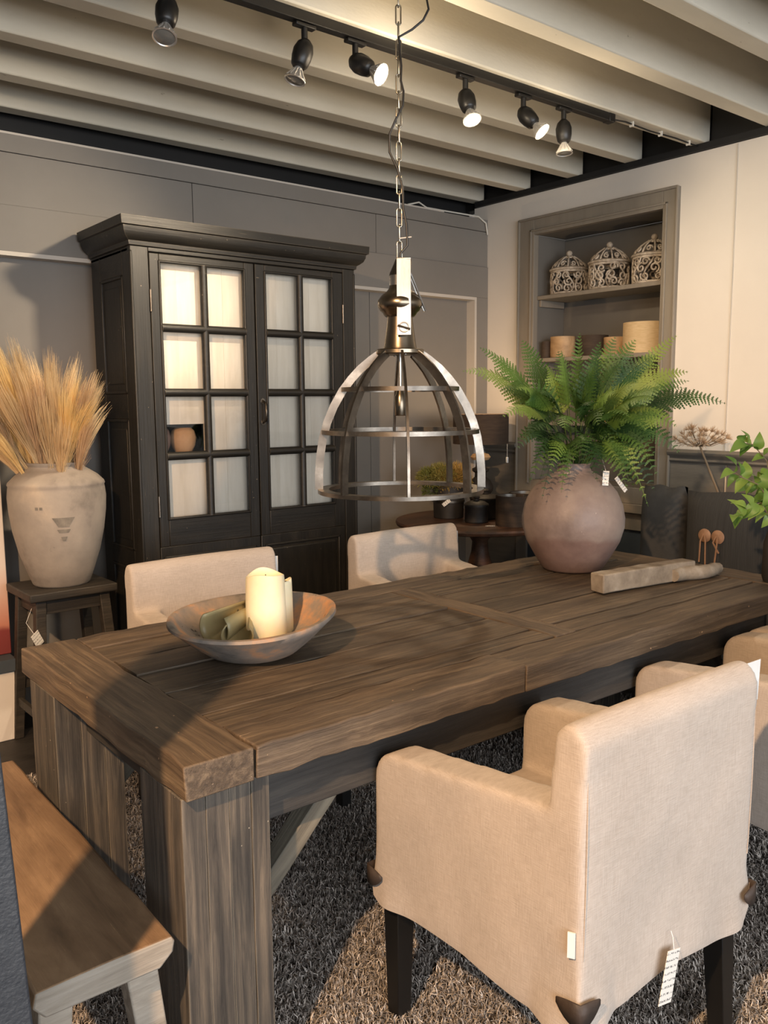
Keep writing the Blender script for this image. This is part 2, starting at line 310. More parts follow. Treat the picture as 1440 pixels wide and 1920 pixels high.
# ------------------------------------------------------------------ mesh helpers
class MB:
    def __init__(s): s.bm = bmesh.new()
    def box(s, lo, hi, mtx=None):
        vs_ = [(x, y, z) for x in (lo[0], hi[0]) for y in (lo[1], hi[1]) for z in (lo[2], hi[2])]
        vv = [s.bm.verts.new(mtx @ Vector(p) if mtx else p) for p in vs_]
        for f in ((0, 1, 3, 2), (4, 6, 7, 5), (0, 4, 5, 1), (2, 3, 7, 6), (0, 2, 6, 4), (1, 5, 7, 3)):
            s.bm.faces.new([vv[i] for i in f])
        return s
    def frustum(s, c0, h0, c1, h1):
        """square-section taper between two rectangles (centre, half sizes xy)"""
        vv = []
        for c, h in ((c0, h0), (c1, h1)):
            for sx, sy in ((-1, -1), (1, -1), (1, 1), (-1, 1)):
                vv.append(s.bm.verts.new((c[0]+sx*h[0], c[1]+sy*h[1], c[2])))
        for f in ((3, 2, 1, 0), (4, 5, 6, 7), (0, 1, 5, 4), (1, 2, 6, 5), (2, 3, 7, 6), (3, 0, 4, 7)):
            s.bm.faces.new([vv[i] for i in f])
        return s
    def lathe(s, prof, seg=48, c=(0, 0, 0), ex=1.0, ey=1.0, rot=0.0, wob=0.0):
        rings = []
        for r, z in prof:
            if r < 1e-6:
                rings.append([s.bm.verts.new((c[0], c[1], c[2]+z))])
            else:
                ring = []
                for i in range(seg):
                    a = 2*PI*i/seg
                    k = 1+wob*(math.sin(3*a+1+z*9)+.6*math.sin(5*a+2.2))
                    x, y = r*ex*math.cos(a)*k, r*ey*math.sin(a)*k
                    ring.append(s.bm.verts.new((c[0]+x*math.cos(rot)-y*math.sin(rot), c[1]+x*math.sin(rot)+y*math.cos(rot), c[2]+z)))
                rings.append(ring)
        for a, b in zip(rings[:-1], rings[1:]):
            n = max(len(a), len(b))
            for i in range(n):
                j = (i+1) % n
                if len(a) == 1 and len(b) == 1: continue
                if len(a) == 1: s.bm.faces.new((a[0], b[j], b[i])) if False else s.bm.faces.new((a[0], b[i], b[j]))
                elif len(b) == 1: s.bm.faces.new((a[i], a[j], b[0]))
                else: s.bm.faces.new((a[i], a[j], b[j], b[i]))
        return s
    def tube(s, pts, r, seg=8, closed=False, flat=None):
        pts = [Vector(p) for p in pts]; n = len(pts)
        rad = r if isinstance(r, (list, tuple)) else [r]*n
        rings = []; prev = None
        for i, p in enumerate(pts):
            if closed: t = pts[(i+1) % n]-pts[i-1]
            else: t = pts[min(i+1, n-1)]-pts[max(i-1, 0)]
            t.normalize()
            if prev is None:
                a = Vector((0, 0, 1)) if abs(t.z) < .9 else Vector((1, 0, 0))
                u = t.cross(a).normalized()
            else:
                u = (prev-t*prev.dot(t))
                u = u.normalized() if u.length > 1e-6 else t.orthogonal().normalized()
            prev = u; v = t.cross(u)
            rings.append([s.bm.verts.new(p+rad[i]*(math.cos(2*PI*k/seg)*u+math.sin(2*PI*k/seg)*v)) for k in range(seg)])
        m = n if closed else n-1
        for i in range(m):
            a, b = rings[i], rings[(i+1) % n]
            for k in range(seg):
                s.bm.faces.new((a[k], a[(k+1) % seg], b[(k+1) % seg], b[k]))
        if not closed:
            s.bm.faces.new(rings[0][::-1]); s.bm.faces.new(rings[-1])
        return s
    def bar(s, pts, wdir, w, t):
        """flat bar swept along pts: half-width w along wdir(i), half-thickness t"""
        pts = [Vector(p) for p in pts]; n = len(pts); rings = []
        for i, p in enumerate(pts):
            tg = (pts[min(i+1, n-1)]-pts[max(i-1, 0)]).normalized()
            wd = Vector(wdir[i] if isinstance(wdir, list) else wdir); wd = (wd-tg*wd.dot(tg)).normalized()
            nd = tg.cross(wd)
            rings.append([s.bm.verts.new(p+a*wd*w+b*nd*t) for a, b in ((-1, -1), (1, -1), (1, 1), (-1, 1))])
        for a, b in zip(rings[:-1], rings[1:]):
            for k in range(4): s.bm.faces.new((a[k], a[(k+1) % 4], b[(k+1) % 4], b[k]))
        s.bm.faces.new(rings[0][::-1]); s.bm.faces.new(rings[-1])
        return s
    def prism(s, poly, axis, a, b):
        """extrude a 2D polygon along an axis from a to b"""
        def P(u, v, t):
            return {'x': (t, u, v), 'y': (u, t, v), 'z': (u, v, t)}[axis]
        A = [s.bm.verts.new(P(u, v, a)) for u, v in poly]; B = [s.bm.verts.new(P(u, v, b)) for u, v in poly]
        s.bm.faces.new(A); s.bm.faces.new(B[::-1]); n = len(poly)
        for i in range(n): s.bm.faces.new((A[i], B[i], B[(i+1) % n], A[(i+1) % n]))
        return s
    def quad(s, *p):
        s.bm.faces.new([s.bm.verts.new(q) for q in p]); return s
    def build(s, name, mat, parent=None, loc=(0, 0, 0), rot=(0, 0, 0), smooth=None, bevel=0, bseg=2, fix=True):
        if fix: bmesh.ops.recalc_face_normals(s.bm, faces=s.bm.faces)
        me = bpy.data.meshes.new(name); s.bm.to_mesh(me); s.bm.free()
        return mesh_obj(name, me, mat, parent, loc, rot, smooth, bevel, bseg)
def mesh_obj(name, me, mat, parent=None, loc=(0, 0, 0), rot=(0, 0, 0), smooth=None, bevel=0, bseg=2):
    if mat is not None and not me.materials: me.materials.append(mat)
    o = bpy.data.objects.new(name, me); COL.objects.link(o)
    o.location = loc; o.rotation_euler = rot
    if parent: o.parent = parent
    if smooth is not None:
        for p in me.polygons: p.use_smooth = True
        me.set_sharp_from_angle(angle=math.radians(smooth))
    if bevel:
        b = o.modifiers.new('bevel', 'BEVEL'); b.width = bevel; b.segments = bseg; b.limit_method = 'ANGLE'; b.angle_limit = math.radians(40)
        for p in me.polygons: p.use_smooth = True
        me.set_sharp_from_angle(angle=math.radians(45))
    return o
def tag(o, label, cat, group=None, kind=None):
    if label: o['label'] = label
    if cat: o['category'] = cat
    if group: o['group'] = group
    if kind: o['kind'] = kind
    return o
def thing(name, label, cat, loc=(0, 0, 0), rz=0, group=None, kind=None):
    o = bpy.data.objects.new(name, None); COL.objects.link(o); o.empty_display_size = .05
    o.location = loc; o.rotation_euler = (0, 0, rz)
    return tag(o, label, cat, group, kind)
def struct(o):
    o['kind'] = 'structure'; return o
def dup(root, loc, rz, label=None, group=None):
    r = root.copy(); COL.objects.link(r); r.location = loc; r.rotation_euler = (0, 0, rz)
    if label: r['label'] = label
    if group: r['group'] = group
    for ch in list(root.children):
        c = ch.copy(); COL.objects.link(c); c.parent = r
        for g in ch.children:
            d = g.copy(); COL.objects.link(d); d.parent = c
    return r
def board(name, L, W, T, mat, parent, loc, rot=(0, 0, 0), jit=.002, seg=8, bevel=.003, seed=None):
    """one plank, long axis = local X, centred; slightly uneven edges"""
    rd = random.Random(seed if seed is not None else random.random())
    bm = bmesh.new(); rings = []
    for i in range(seg+1):
        x = -L/2+L*i/seg
        rings.append([bm.verts.new((x+(rd.uniform(-jit, jit) if i in (0, seg) else 0), sy*W/2+rd.uniform(-jit, jit), sz*T/2+rd.uniform(-jit, jit)*.7))
                      for sy, sz in ((-1, -1), (1, -1), (1, 1), (-1, 1))])
    for a, b in zip(rings[:-1], rings[1:]):
        for k in range(4): bm.faces.new((a[k], a[(k+1) % 4], b[(k+1) % 4], b[k]))
    bm.faces.new(rings[0][::-1]); bm.faces.new(rings[-1])
    bmesh.ops.recalc_face_normals(bm, faces=bm.faces)
    me = bpy.data.meshes.new(name); bm.to_mesh(me); bm.free()
    return mesh_obj(name, me, mat, parent, loc, rot, None, bevel, 2)
VERT = (0, -PI/2, 0)   # a board stood upright

# ================================================================== SETTING
XN, YB = 3.43, 2.58      # niche wall plane, dark back wall plane
struct(MB().box((-4, -6, -.1), (3.8, 3.0, 0)).build('floor', M['floor']))

# dark back wall: recessed panel field behind proud rails and stiles
wb = struct(MB().box((-4, YB+.08, 0), (3.6, YB+.2, 2.56)).build('wall_back', M['wall_dark']))
def wpart(name, lo, hi, mat='wall_dark', bev=.002):
    return MB().box(lo, hi).build(name, M[mat], wb, bevel=bev)
wpart('frieze_board', (-4, YB, 2.50), (XN, YB+.085, 2.575))
wpart('wall_panel', (-4, YB, 2.2798), (1.361, YB+.085, 2.497))
wpart('wall_panel', (1.364, YB, 2.2798), (2.512, YB+.085, 2.497))
wpart('wall_panel', (2.515, YB, 2.2798), (XN, YB+.085, 2.497))
wpart('wall_rail', (-4, YB-.006, 2.085), (XN, YB+.085, 2.279))
wpart('wall_stile', (3.33, YB-.006, .0), (XN, YB+.085, 2.085))
wpart('wall_panel', (2.515, YB+.068, .0), (3.33, YB+.085, 2.085))
wpart('wall_panel', (.2, YB+.068, .0), (2.512, YB+.085, 2.085))
wpart('wall_panel', (-4, YB+.068, .0), (.197, YB+.085, 2.085))
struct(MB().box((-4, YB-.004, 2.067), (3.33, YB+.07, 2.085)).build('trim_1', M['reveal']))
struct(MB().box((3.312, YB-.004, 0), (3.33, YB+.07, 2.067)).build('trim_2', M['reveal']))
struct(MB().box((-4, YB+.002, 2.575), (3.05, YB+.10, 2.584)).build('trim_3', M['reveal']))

# niche wall: white above, wainscot below, opening for the built-in shelves
NY0, NY1, NZ0, NZ1 = 1.29, 2.17, .94, 2.42
wn = struct(MB().box((XN, -5, 0), (XN+.10, 1.205, 2.665)).box((XN, 2.285, 0), (XN+.10, YB+.12, 2.665))
            .box((XN, 1.205, 2.515), (XN+.10, 2.285, 2.665)).build('wall_right', M['wall_white']))
MB().box((XN-.004, .893, 1.16), (XN+.01, .899, 2.66)).build('wall_seam', M['reveal'], wn)
MB().box((XN-.012, -5, 0), (XN+.01, .875, 1.10)).build('wainscot_panel', M['wains'], wn)
MB().box((XN-.012, .89, 0), (XN+.01, 1.203, 1.10)).build('wainscot_panel', M['wains'], wn)
MB().box((XN-.012, 2.288, 0), (XN+.01, YB-.005, 1.10)).build('wainscot_panel', M['wains'], wn)
for k, (y0, y1) in enumerate(((-5, 1.203), (2.288, YB-.005))):
    m = MB().prism([(XN, 1.095), (XN-.022, 1.10), (XN-.026, 1.112), (XN-.018, 1.12), (XN-.024, 1.13), (XN-.04, 1.14), (XN-.044, 1.155), (XN-.03, 1.164), (XN, 1.166)], 'y', y0, y1) if False else None
    mm = MB(); prof = [(XN+.005, 1.092), (XN-.022, 1.098), (XN-.028, 1.108), (XN-.020, 1.118), (XN-.026, 1.128), (XN-.042, 1.138), (XN-.046, 1.152), (XN-.034, 1.164), (XN+.005, 1.166)]
    mm.prism(prof, 'y', y0, y1)
    struct(mm.build('trim_%d' % (4+k), M['wains'], smooth=50))
struct(MB().box((XN-.02, -5, 2.667), (XN+.02, YB+.1, 2.70)).build('trim_6', M['black']))
struct(MB().box((XN+.035, -5, 2.667), (XN+.12, 3.4, 3.1)).build('wall_far', M['black']))
MB().box((-4, YB+.24, 2.3), (3.5, YB+.40, 3.1)).build('wall_outer', M['black'])['kind'] = 'structure'

# ceiling with its beams
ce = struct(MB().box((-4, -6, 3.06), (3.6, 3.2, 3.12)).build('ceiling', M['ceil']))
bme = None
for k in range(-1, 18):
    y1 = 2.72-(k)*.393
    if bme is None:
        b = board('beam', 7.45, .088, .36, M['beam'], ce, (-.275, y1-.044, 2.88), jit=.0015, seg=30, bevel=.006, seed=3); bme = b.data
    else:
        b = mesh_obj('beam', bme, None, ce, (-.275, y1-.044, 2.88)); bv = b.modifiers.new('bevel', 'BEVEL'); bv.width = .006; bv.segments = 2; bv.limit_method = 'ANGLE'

# ================================================================== BUILT-IN NICHE
nc = thing('shelf_niche', 'taupe built-in shelf niche with moulded frame set in the white wall', 'shelf niche', (XN, 1.745, 0))
def npart(name, lo, hi, mat='niche', bev=.003):
    o = (XN, 1.745, 0)
    return MB().box([a-b for a, b in zip(lo, o)], [a-b for a, b in zip(hi, o)]).build(name, M[mat], nc, bevel=bev)
D = .27
npart('back_panel', (XN+D, NY0-.01, NZ0), (XN+D+.02, NY1+.01, NZ1), 'niche_in')
npart('side_panel', (XN+.015, NY0-.02, NZ0), (XN+D, NY0, NZ1), 'niche_in')
npart('side_panel', (XN+.015, NY1, NZ0), (XN+D, NY1+.02, NZ1), 'niche_in')
npart('top_panel', (XN+.015, NY0, NZ1), (XN+D, NY1, NZ1+.02), 'niche_in')
npart('bottom_panel', (XN+.005, NY0, NZ0-.02), (XN+D, NY1, NZ0), 'niche')
def frame_board(lo, hi):
    return npart('frame_board', lo, hi)
frame_board((XN-.022, 1.20, .85), (XN+.02, NY0, 2.52)); frame_board((XN-.022, NY1, .85), (XN+.02, 2.29, 2.52))
frame_board((XN-.022, NY0, NZ1), (XN+.02, NY1, 2.52)); frame_board((XN-.022, NY0, .85), (XN+.02, NY1, NZ0))
npart('frame_moulding', (XN-.030, NY0-.03, .915), (XN-.02, NY0-.018, NZ1+.03)); npart('frame_moulding', (XN-.030, NY1+.018, .915), (XN-.02, NY1+.03, NZ1+.03))
npart('frame_moulding', (XN-.030, NY0-.03, NZ1+.018), (XN-.02, NY1+.03, NZ1+.03)); npart('frame_moulding', (XN-.034, 1.20, 2.508), (XN-.02, 2.29, 2.522))
npart('frame_moulding', (XN-.034, 1.196, .85), (XN-.02, 1.208, 2.52)); npart('frame_moulding', (XN-.034, 2.282, .85), (XN-.02, 2.294, 2.52))
npart('ledge', (XN-.05, 1.19, .80), (XN+.02, 2.30, .85))
for zz in (2.06, 1.685, 1.30):
    npart('shelf', (XN+.012, NY0, zz-.024), (XN+D, NY1, zz))
    npart('shelf_batten', (XN+.03, NY1-.018, zz-.064), (XN+D-.02, NY1, zz-.024))
    npart('shelf_batten', (XN+.03, NY0, zz-.064), (XN+D-.02, NY0+.018, zz-.024))
for a, b in ((1.20, 1.29), (1.70, 1.79), (2.20, 2.29)): npart('frame_board', (XN-.022, a, .02), (XN+.02, b, .80))
for a, b in ((1.29, 1.70), (1.79, 2.20)):
    npart('frame_board', (XN-.022, a, .70), (XN+.02, b, .80)); npart('frame_board', (XN-.022, a, .02), (XN+.02, b, .12))
    npart('door_panel', (XN-.008, a-.002, .118), (XN+.02, b+.002, .702), 'bluegrey')

# pierced ceramic jars
def scroll(c_ang, c_z, R, size, turns, hand, start, zmax):
    pts = []
    for i in range(15):
        t = i/14; a = start+hand*turns*2*PI*t; rr = size*(1-.78*t)
        u, v = rr*math.cos(a), rr*math.sin(a)
        z = min(max(c_z+v, .008), zmax)
        rad = R(z); th = c_ang+u/max(rad, .03)
        pts.append((rad*math.cos(th), rad*math.sin(th), z))
    return pts
def jar(loc, rz, label, sc, seed):
    rd = random.Random(seed)
    t = thing('pierced_jar', label, 'jar', loc, rz, 'pierced lidded jars on the top shelf')
    R = .112*sc; Hh = .150*sc
    body = MB()
    body.lathe([(0, 0), (R*.97, 0), (R, .006), (R, .014), (R*.9, .016), (0, .016)], 32)
    body.lathe([(R*.90, Hh-.014), (R*1.0, Hh-.014), (R*1.03, Hh-.004), (R*1.0, Hh), (R*.90, Hh)], 32)
    fR = lambda z: R*(.98+.03*math.sin(PI*z/Hh))
    for row, (cz, sz, n) in enumerate(((.035*sc, .024*sc, 11), (.078*sc, .026*sc, 10), (.118*sc, .022*sc, 11))):
        for k in range(n):
            body.tube(scroll(2*PI*(k+.5*row+rd.uniform(-.12, .12))/n, cz+rd.uniform(-.006, .006), fR, sz*rd.uniform(.95, 1.25), 1.3, rd.choice((-1, 1)), rd.uniform(0, 6.28), Hh-.006), [.0058*sc]*12+[.005*sc, .0045*sc, .004*sc], 6)
    for k in range(9):
        a0 = 2*PI*k/9+rd.uniform(-.1, .1); sgn = rd.choice((-1, 1))
        body.tube([(fR(z)*math.cos(a0+sgn*.22*math.sin(z/Hh*5)), fR(z)*math.sin(a0+sgn*.22*math.sin(z/Hh*5)), z) for z in np.linspace(.01, Hh-.01, 9)], .0055*sc, 6)
    body.build('body', M['lattice'], t, smooth=60)
    lid = MB(); z0 = Hh; top = .088*sc
    lid.lathe([(R*.92, z0), (R*1.08, z0), (R*1.10, z0+.008), (R*1.0, z0+.016), (R*.90, z0+.016)], 32)
    fL = lambda z: R*(1.0-.74*((z-z0)/top)**1.9) if z > z0 else R
    for k in range(10):
        lid.tube(scroll(2*PI*k/10, z0+.036*sc, fL, .017*sc, 1.2, rd.choice((-1, 1)), rd.uniform(0, 6.28), z0+top), .0048*sc, 6)
    for k in range(10):
        a0 = 2*PI*(k+.5)/10
        lid.tube([(fL(z)*math.cos(a0), fL(z)*math.sin(a0), z) for z in np.linspace(z0+.012, z0+top, 6)], .005*sc, 6)
    lid.lathe([(R*.30, z0+top*.86), (R*.32, z0+top*.95), (R*.2, z0+top+.004), (0, z0+top+.004)], 20)
    lid.build('lid', M['lattice'], t, smooth=60)
    kn = MB().lathe([(0, z0+top), (.008, z0+top+.002), (.016, z0+top+.010), (.019, z0+top+.02), (.015, z0+top+.031), (.006, z0+top+.036), (0, z0+top+.037)], 16)
    kn.build('knob', M['lattice'], t, smooth=60)
    return t
jar((3.575, 2.035, 2.06), .3, 'pierced lidded jar at the left end of the top niche shelf', .96, 1)
jar((3.575, 1.742, 2.06), 1.1, 'pierced lidded jar in the middle of the top niche shelf', 1.0, 2)
jar((3.575, 1.445, 2.06), 2.2, 'pierced lidded jar at the right end of the shelf, cut off by the niche frame', 1.0, 3)

# lampshades on the second shelf
def shade(loc, r, h, mat, label, group, taper=1.0, inner='silver_in'):
    t = thing('lampshade', label, 'lampshade', loc, random.random()*6, group)
    MB().lathe([(r, 0), (r*taper, h), (r*taper-.004, h), (r-.004, 0), (r, 0)], 48).build('shade_wall', M[mat], t, smooth=50)
    MB().lathe([(r-.005, .004), (r*taper-.005, h-.004)], 48).build('lining', M[inner], t, smooth=50)
    s = MB(); 
    for k in range(3): s.tube([(0, 0, h*.75), ((r-.004)*math.cos(k*2.094), (r-.004)*math.sin(k*2.094), h*.75)], .002, 5)
    s.lathe([(.018, h*.75-.003), (.022, h*.75), (.018, h*.75+.003), (.015, h*.75), (.018, h*.75-.003)], 16)
    s.build('ring_fitter', M['steel'], t)
    return t
G2 = 'lampshades on the second shelf'
shade((3.475, 2.118, 1.685), .028, .10, 'shade_dark', 'small dark shade at the far left end, beside the left veneer lampshade', G2)
shade((3.525, 2.03, 1.685), .076, .125, 'shade_wood', 'warm beige veneer lampshade at the left of the second shelf', G2)
shade((3.60, 1.862, 1.685), .088, .125, 'shade_dark', 'dark brown lampshade between two beige ones', G2)
shade((3.60, 1.70, 1.685), .070, .105, 'shade_wood', 'small plain beige lampshade between the dark one and the tall one', G2)
shade((3.56, 1.475, 1.685), .122, .17, 'shade_linen', 'tall wide beige linen lampshade at the right of the second shelf', G2)
shade((3.56, 1.66, 1.30), .095, .235, 'copper', 'shiny copper lampshade on the lower niche shelf behind the fern', 'lampshades on the lower shelf', 1.0, 'copper')

# ================================================================== TRACK LIGHTING
tr = thing('lighting_track', 'black lighting track screwed under a pale ceiling beam', 'lighting track', (.8, 1.10, 2.70))
MB().box((-2.2, -.018, -.034), (1.86, .018, 0)).build('rail', M['plastic'], tr, bevel=.002)
MB().box((1.86, -.02, -.036), (1.90, .02, 0)).build('end_cap', M['plastic'], tr, bevel=.002)
MB().tube([(1.90, 0, -.018), (2.0, -.002, -.010), (2.2, .004, -.012), (2.4, -.004, -.010), (2.6, 0, -.012)], .004, 6).build('feed_cable', M['plastic'], tr, smooth=60)
for xk in (2.05, 2.28, 2.52): MB().box((xk-.004, -.01, -.022), (xk+.004, .01, 0)).build('cable_clip', M['bulb_wire'], tr)
def spotlamp(x, dirv, lit, label, energy=0, target=None, cone=100):
    t = thing('track_spotlight', label, 'spotlight', (x, 1.10, 2.664), 0, 'spotlights on the ceiling track')
    MB().box((-.04, -.014, -.012), (.04, .014, 0)).build('adapter', M['plastic'], t, bevel=.003)
    d = Vector(dirv).normalized()
    MB().tube([(0, 0, -.008), (0, 0, -.062)], .011, 10).build('stem', M['plastic'], t, smooth=60)
    q = d.to_track_quat('Z', 'Y').to_euler()
    c = Vector((0, 0, -.068))
    MB().lathe([(0, -.024), (.014, -.020), (.027, -.006), (.034, .016), (.033, .042), (.028, .066), (.019, .076), (0, .076)], 24).build('lamp_holder', M['plastic'], t, tuple(c), q, smooth=50)
    rf = MB().lathe([(.012, .072), (.015, .084), (.022, .098), (.033, .114), (.036, .121), (.032, .122), (.020, .100), (.012, .078)], 28)
    for k in range(14):
        a = 2*PI*k/14; cs, sn = math.cos(a), math.sin(a)
        rf.tube([(.0155*cs, .0155*sn, .083), (.0235*cs, .0235*sn, .098), (.035*cs, .035*sn, .115)], .0018, 4)
    rf.build('reflector', M['reflector'], t, tuple(c), q, smooth=50)
    MB().lathe([(0, .124), (.020, .122), (.032, .1185)], 24).build('bulb_face', M['bulb_on' if lit else 'bulb_off'], t, tuple(c), q, smooth=60)
    if lit:
        p = Vector((x, 1.10, 2.664))+c+d*.15
        spot('track_lamp_beam', p, target if target else p+d, energy, cone, 1.0, (1.0, .80, .56), .05)
        point('track_lamp_spill', p, min(energy, 90)*.10, (1.0, .80, .56), .04)
    return t
spotlamp(.555, (-.25, -.30, -.9), False, 'unlit spotlight nearest the left end of the track')
spotlamp(1.04, (-.30, .05, -.9), False, 'unlit spotlight just left of the first lit bulb')
spotlamp(1.25, (.27, -.72, -.46), True, 'leftmost lit spotlight, glowing left of the pendant chain', 185, (.25, 2.58, 1.6), 80)
spotlamp(1.78, (-.12, -.42, -.85), True, 'lit spotlight shining down just right of the pendant chain', 30, None)
spotlamp(2.11, (.22, -.60, -.68), True, 'lit spotlight tilted to the right beside the last lamp', 45, (3.43, .8, 1.7))
spotlamp(2.365, (-.02, -.08, -.95), False, 'unlit ribbed spotlight at the right end of the track')

# ================================================================== DINING TABLE
TX, TY, TZ, TT = 2.46, 1.0, .77, .07
tb = thing('dining_table', 'long weathered dark-wood dining table with thick plank top', 'dining table', (TX/2, TY/2, .012))
def tloc(x, y, z): return (x-TX/2, y-TY/2, z-.012)
zc = TZ-TT/2
board('plank', 1.0, .146, TT, M['table'], tb, tloc(.074, .5, zc+.001), (0, 0, PI/2), .004, 16, .003, 1)
board('plank', 1.0, .15, TT, M['table'], tb, tloc(TX-.077, .5, zc), (0, 0, PI/2), .003, 14, .003, 2)
board('plank', .735, .09, TT, M['table'], tb, tloc(1.245, .5, zc+.0005), (0, 0, PI/2), .003, 10, .003, 3)
x0, x1, xe = .150, 1.198, TX-.155
edges = [(0.0, .130), (.133, .222), (.226, .400), (.404, .565), (.569, .715), (.719, .866), (.870, 1.0)]
sd = 10
for i, (a, b) in enumerate(edges):
    sd += 1
    if i in (0, 6):
        xm = .93 if i == 0 else 1.55
        board('plank', xm-.002-x0, b-a-.002, TT, M['table'], tb, tloc((x0+xm)/2, (a+b)/2, zc), (0, 0, 0), .0035, 20, .003, sd)
        board('plank', xe-xm-.002, b-a-.002, TT, M['table'], tb, tloc((xe+xm)/2, (a+b)/2, zc-.001), (0, 0, 0), .0035, 20, .003, sd+50)
    else:
        dz = random.Random(sd).uniform(-.0025, .001)
        board('plank', x1-x0, b-a-.0075, TT-.008, M['table_in'], tb, tloc((x0+x1)/2, (a+b)/2, zc+dz+.003), (0, 0, 0), .0016, 18, .0009, sd)
        off = .02 if i in (2, 4) else 0
        board('plank', xe-1.292, b-a-.0075, TT-.008, M['table_in'], tb, tloc((xe+1.292)/2, (a+b)/2, zc-dz*.5+.003), (0, 0, 0), .0016, 18, .0009, sd+50)
def table_leg(xa, xb, ya, yb, nb, seed):
    """a stout post glued up from several upright boards: the boards are its pieces"""
    h = TZ-TT-.014
    core = MB().box((xa+.012-TX/2, ya+.012-TY/2, 0), (xb-.012-TX/2, yb-.012-TY/2, h)).build('leg', M['table_leg'], tb)
    wdt = (xb-xa)/nb; rd = random.Random(seed)
    cuts = [0]+sorted(rd.uniform(k-.22, k+.22) for k in range(1, nb))+[nb]
    for k in range(nb):
        a, b = xa+cuts[k]*wdt, xa+cuts[k+1]*wdt
        board('leg_board', h, (yb-ya), b-a-.0004, M['table_leg'], core, ((a+b)/2-TX/2, (ya+yb)/2-TY/2+rd.uniform(-.0015, .0015), h/2), VERT, .0008, 10, .0015, seed+k)
    return core
table_leg(.002, .190, .022, .21, 4, 5)
table_leg(.002, .175, .745, .935, 3, 6)
table_leg(TX-.20, TX-.02, .055, .235, 4, 8)
table_leg(TX-.20, TX-.02, .78, .97, 4, 9)
board('apron', TX-.40, .04, .125, M['apron'], tb, tloc(TX/2, .082, .637), (0, 0, 0), .001, 8, .003, 4)
board('apron', TX-.40, .04, .125, M['apron'], tb, tloc(TX/2, .855, .637), (0, 0, 0), .001, 8, .003, 5)
board('apron', .53, .04, .11, M['apron'], tb, tloc(.10, .48, .645), (0, 0, PI/2), .001, 8, .003, 6)
board('apron', .55, .04, .11, M['apron'], tb, tloc(TX-.10, .5, .645), (0, 0, PI/2), .001, 8, .003, 7)
def brace(x_leg, sx, y, sd_):
    o = board('brace', .36, .05, .045, M['brace'], tb, tloc(x_leg+sx*.115, y, .475), (0, -sx*math.radians(45), 0), .001, 6, .003, sd_)
    return o
brace(.19, 1, .125, 1); brace(TX-.20, -1, .125, 2); brace(.175, 1, .875, 3); brace(TX-.20, -1, .875, 4)

# ================================================================== RUG
RX0, RX1, RY0, RY1 = -.62, 2.75, -1.5, 1.89
rug = thing('shaggy_rug', 'grey-brown shaggy rug under the dining table', 'rug', (1.0, .2, 0))
M['rugback'] = mat_plain('rug_backing', S(64, 58, 53), .95)
m_, nt_, b_ = newmat('rug_yarn'); M['yarn'] = m_
geo = N(nt_, 'ShaderNodeNewGeometry')
rr_ = ramp(nt_, [(0.0, S(104, 97, 92)), (.5, S(152, 143, 135)), (.85, S(196, 187, 178)), (1.0, S(232, 224, 216))])
nt_.links.new(geo.outputs['Random Per Island'], rr_.inputs[0]); nt_.links.new(rr_.outputs[0], b_.inputs['Base Color'])
b_.inputs['Roughness'].default_value = .85
MB().box((RX0-1.0, RY0-.2, 0), (RX1-1.0, RY1-.2, .010)).build('backing', M['rugback'], rug)
def yarn(nn, x0, x1, y0, y1, hgt, wid):
    P = np.stack([rng.uniform(x0, x1, nn)-1.0, rng.uniform(y0, y1, nn)-.2, np.full(nn, .009)], 1)
    a = rng.uniform(0, 2*PI, nn); ln = hgt*rng.uniform(.6, 1.15, nn)
    lean = rng.uniform(.15, 1.0, nn)
    d = np.stack([np.cos(a), np.sin(a), np.zeros(nn)], 1)
    b = a+rng.uniform(.6, 2.5, nn); s_ = np.stack([np.cos(b), np.sin(b), rng.uniform(-.2, .2, nn)], 1)*wid/2
    z = np.zeros((nn, 3)); z[:, 2] = 1
    p1 = P+z*(ln*.55)[:, None]+d*(ln*lean*.28)[:, None]
    p2 = P+z*(ln*(1.0-.42*lean))[:, None]+d*(ln*lean*.95)[:, None]
    V = np.stack([P-s_, P+s_, p1-s_, p1+s_, p2-s_*.45, p2+s_*.45], 1).reshape(-1, 3)
    base = (np.arange(nn)*6)[:, None]
    F = np.concatenate([base+np.array([0, 1, 3, 2]), base+np.array([2, 3, 5, 4])], 1).reshape(-1, 4)
    return V, F
parts = [yarn(190000, -.15, 1.75, -.75, 1.35, .023, .0026), yarn(26000, RX0, RX1, RY0, RY1, .024, .005), yarn(40000, .0, 2.0, 1.2, RY1, .024, .0034), yarn(22000, -.62, -.1, -.8, 1.85, .024, .004), yarn(34000, 1.7, RX1, -.7, 1.3, .024, .0036)]
V = []; F = []; off = 0
for v, f in parts:
    V.append(v); F.append(f+off); off += len(v)
V = np.concatenate(V).astype(np.float32); F = np.concatenate(F).astype(np.int32)
me = bpy.data.meshes.new('pile'); me.vertices.add(len(V)); me.vertices.foreach_set('co', V.ravel())
me.loops.add(F.size); me.loops.foreach_set('vertex_index', F.ravel())
me.polygons.add(len(F)); me.polygons.foreach_set('loop_start', np.arange(0, F.size, 4, dtype=np.int32)); me.polygons.foreach_set('loop_total', np.full(len(F), 4, np.int32))
me.update(); me.validate()
pile = mesh_obj('pile', me, M['yarn'], rug); pile['kind'] = 'stuff'

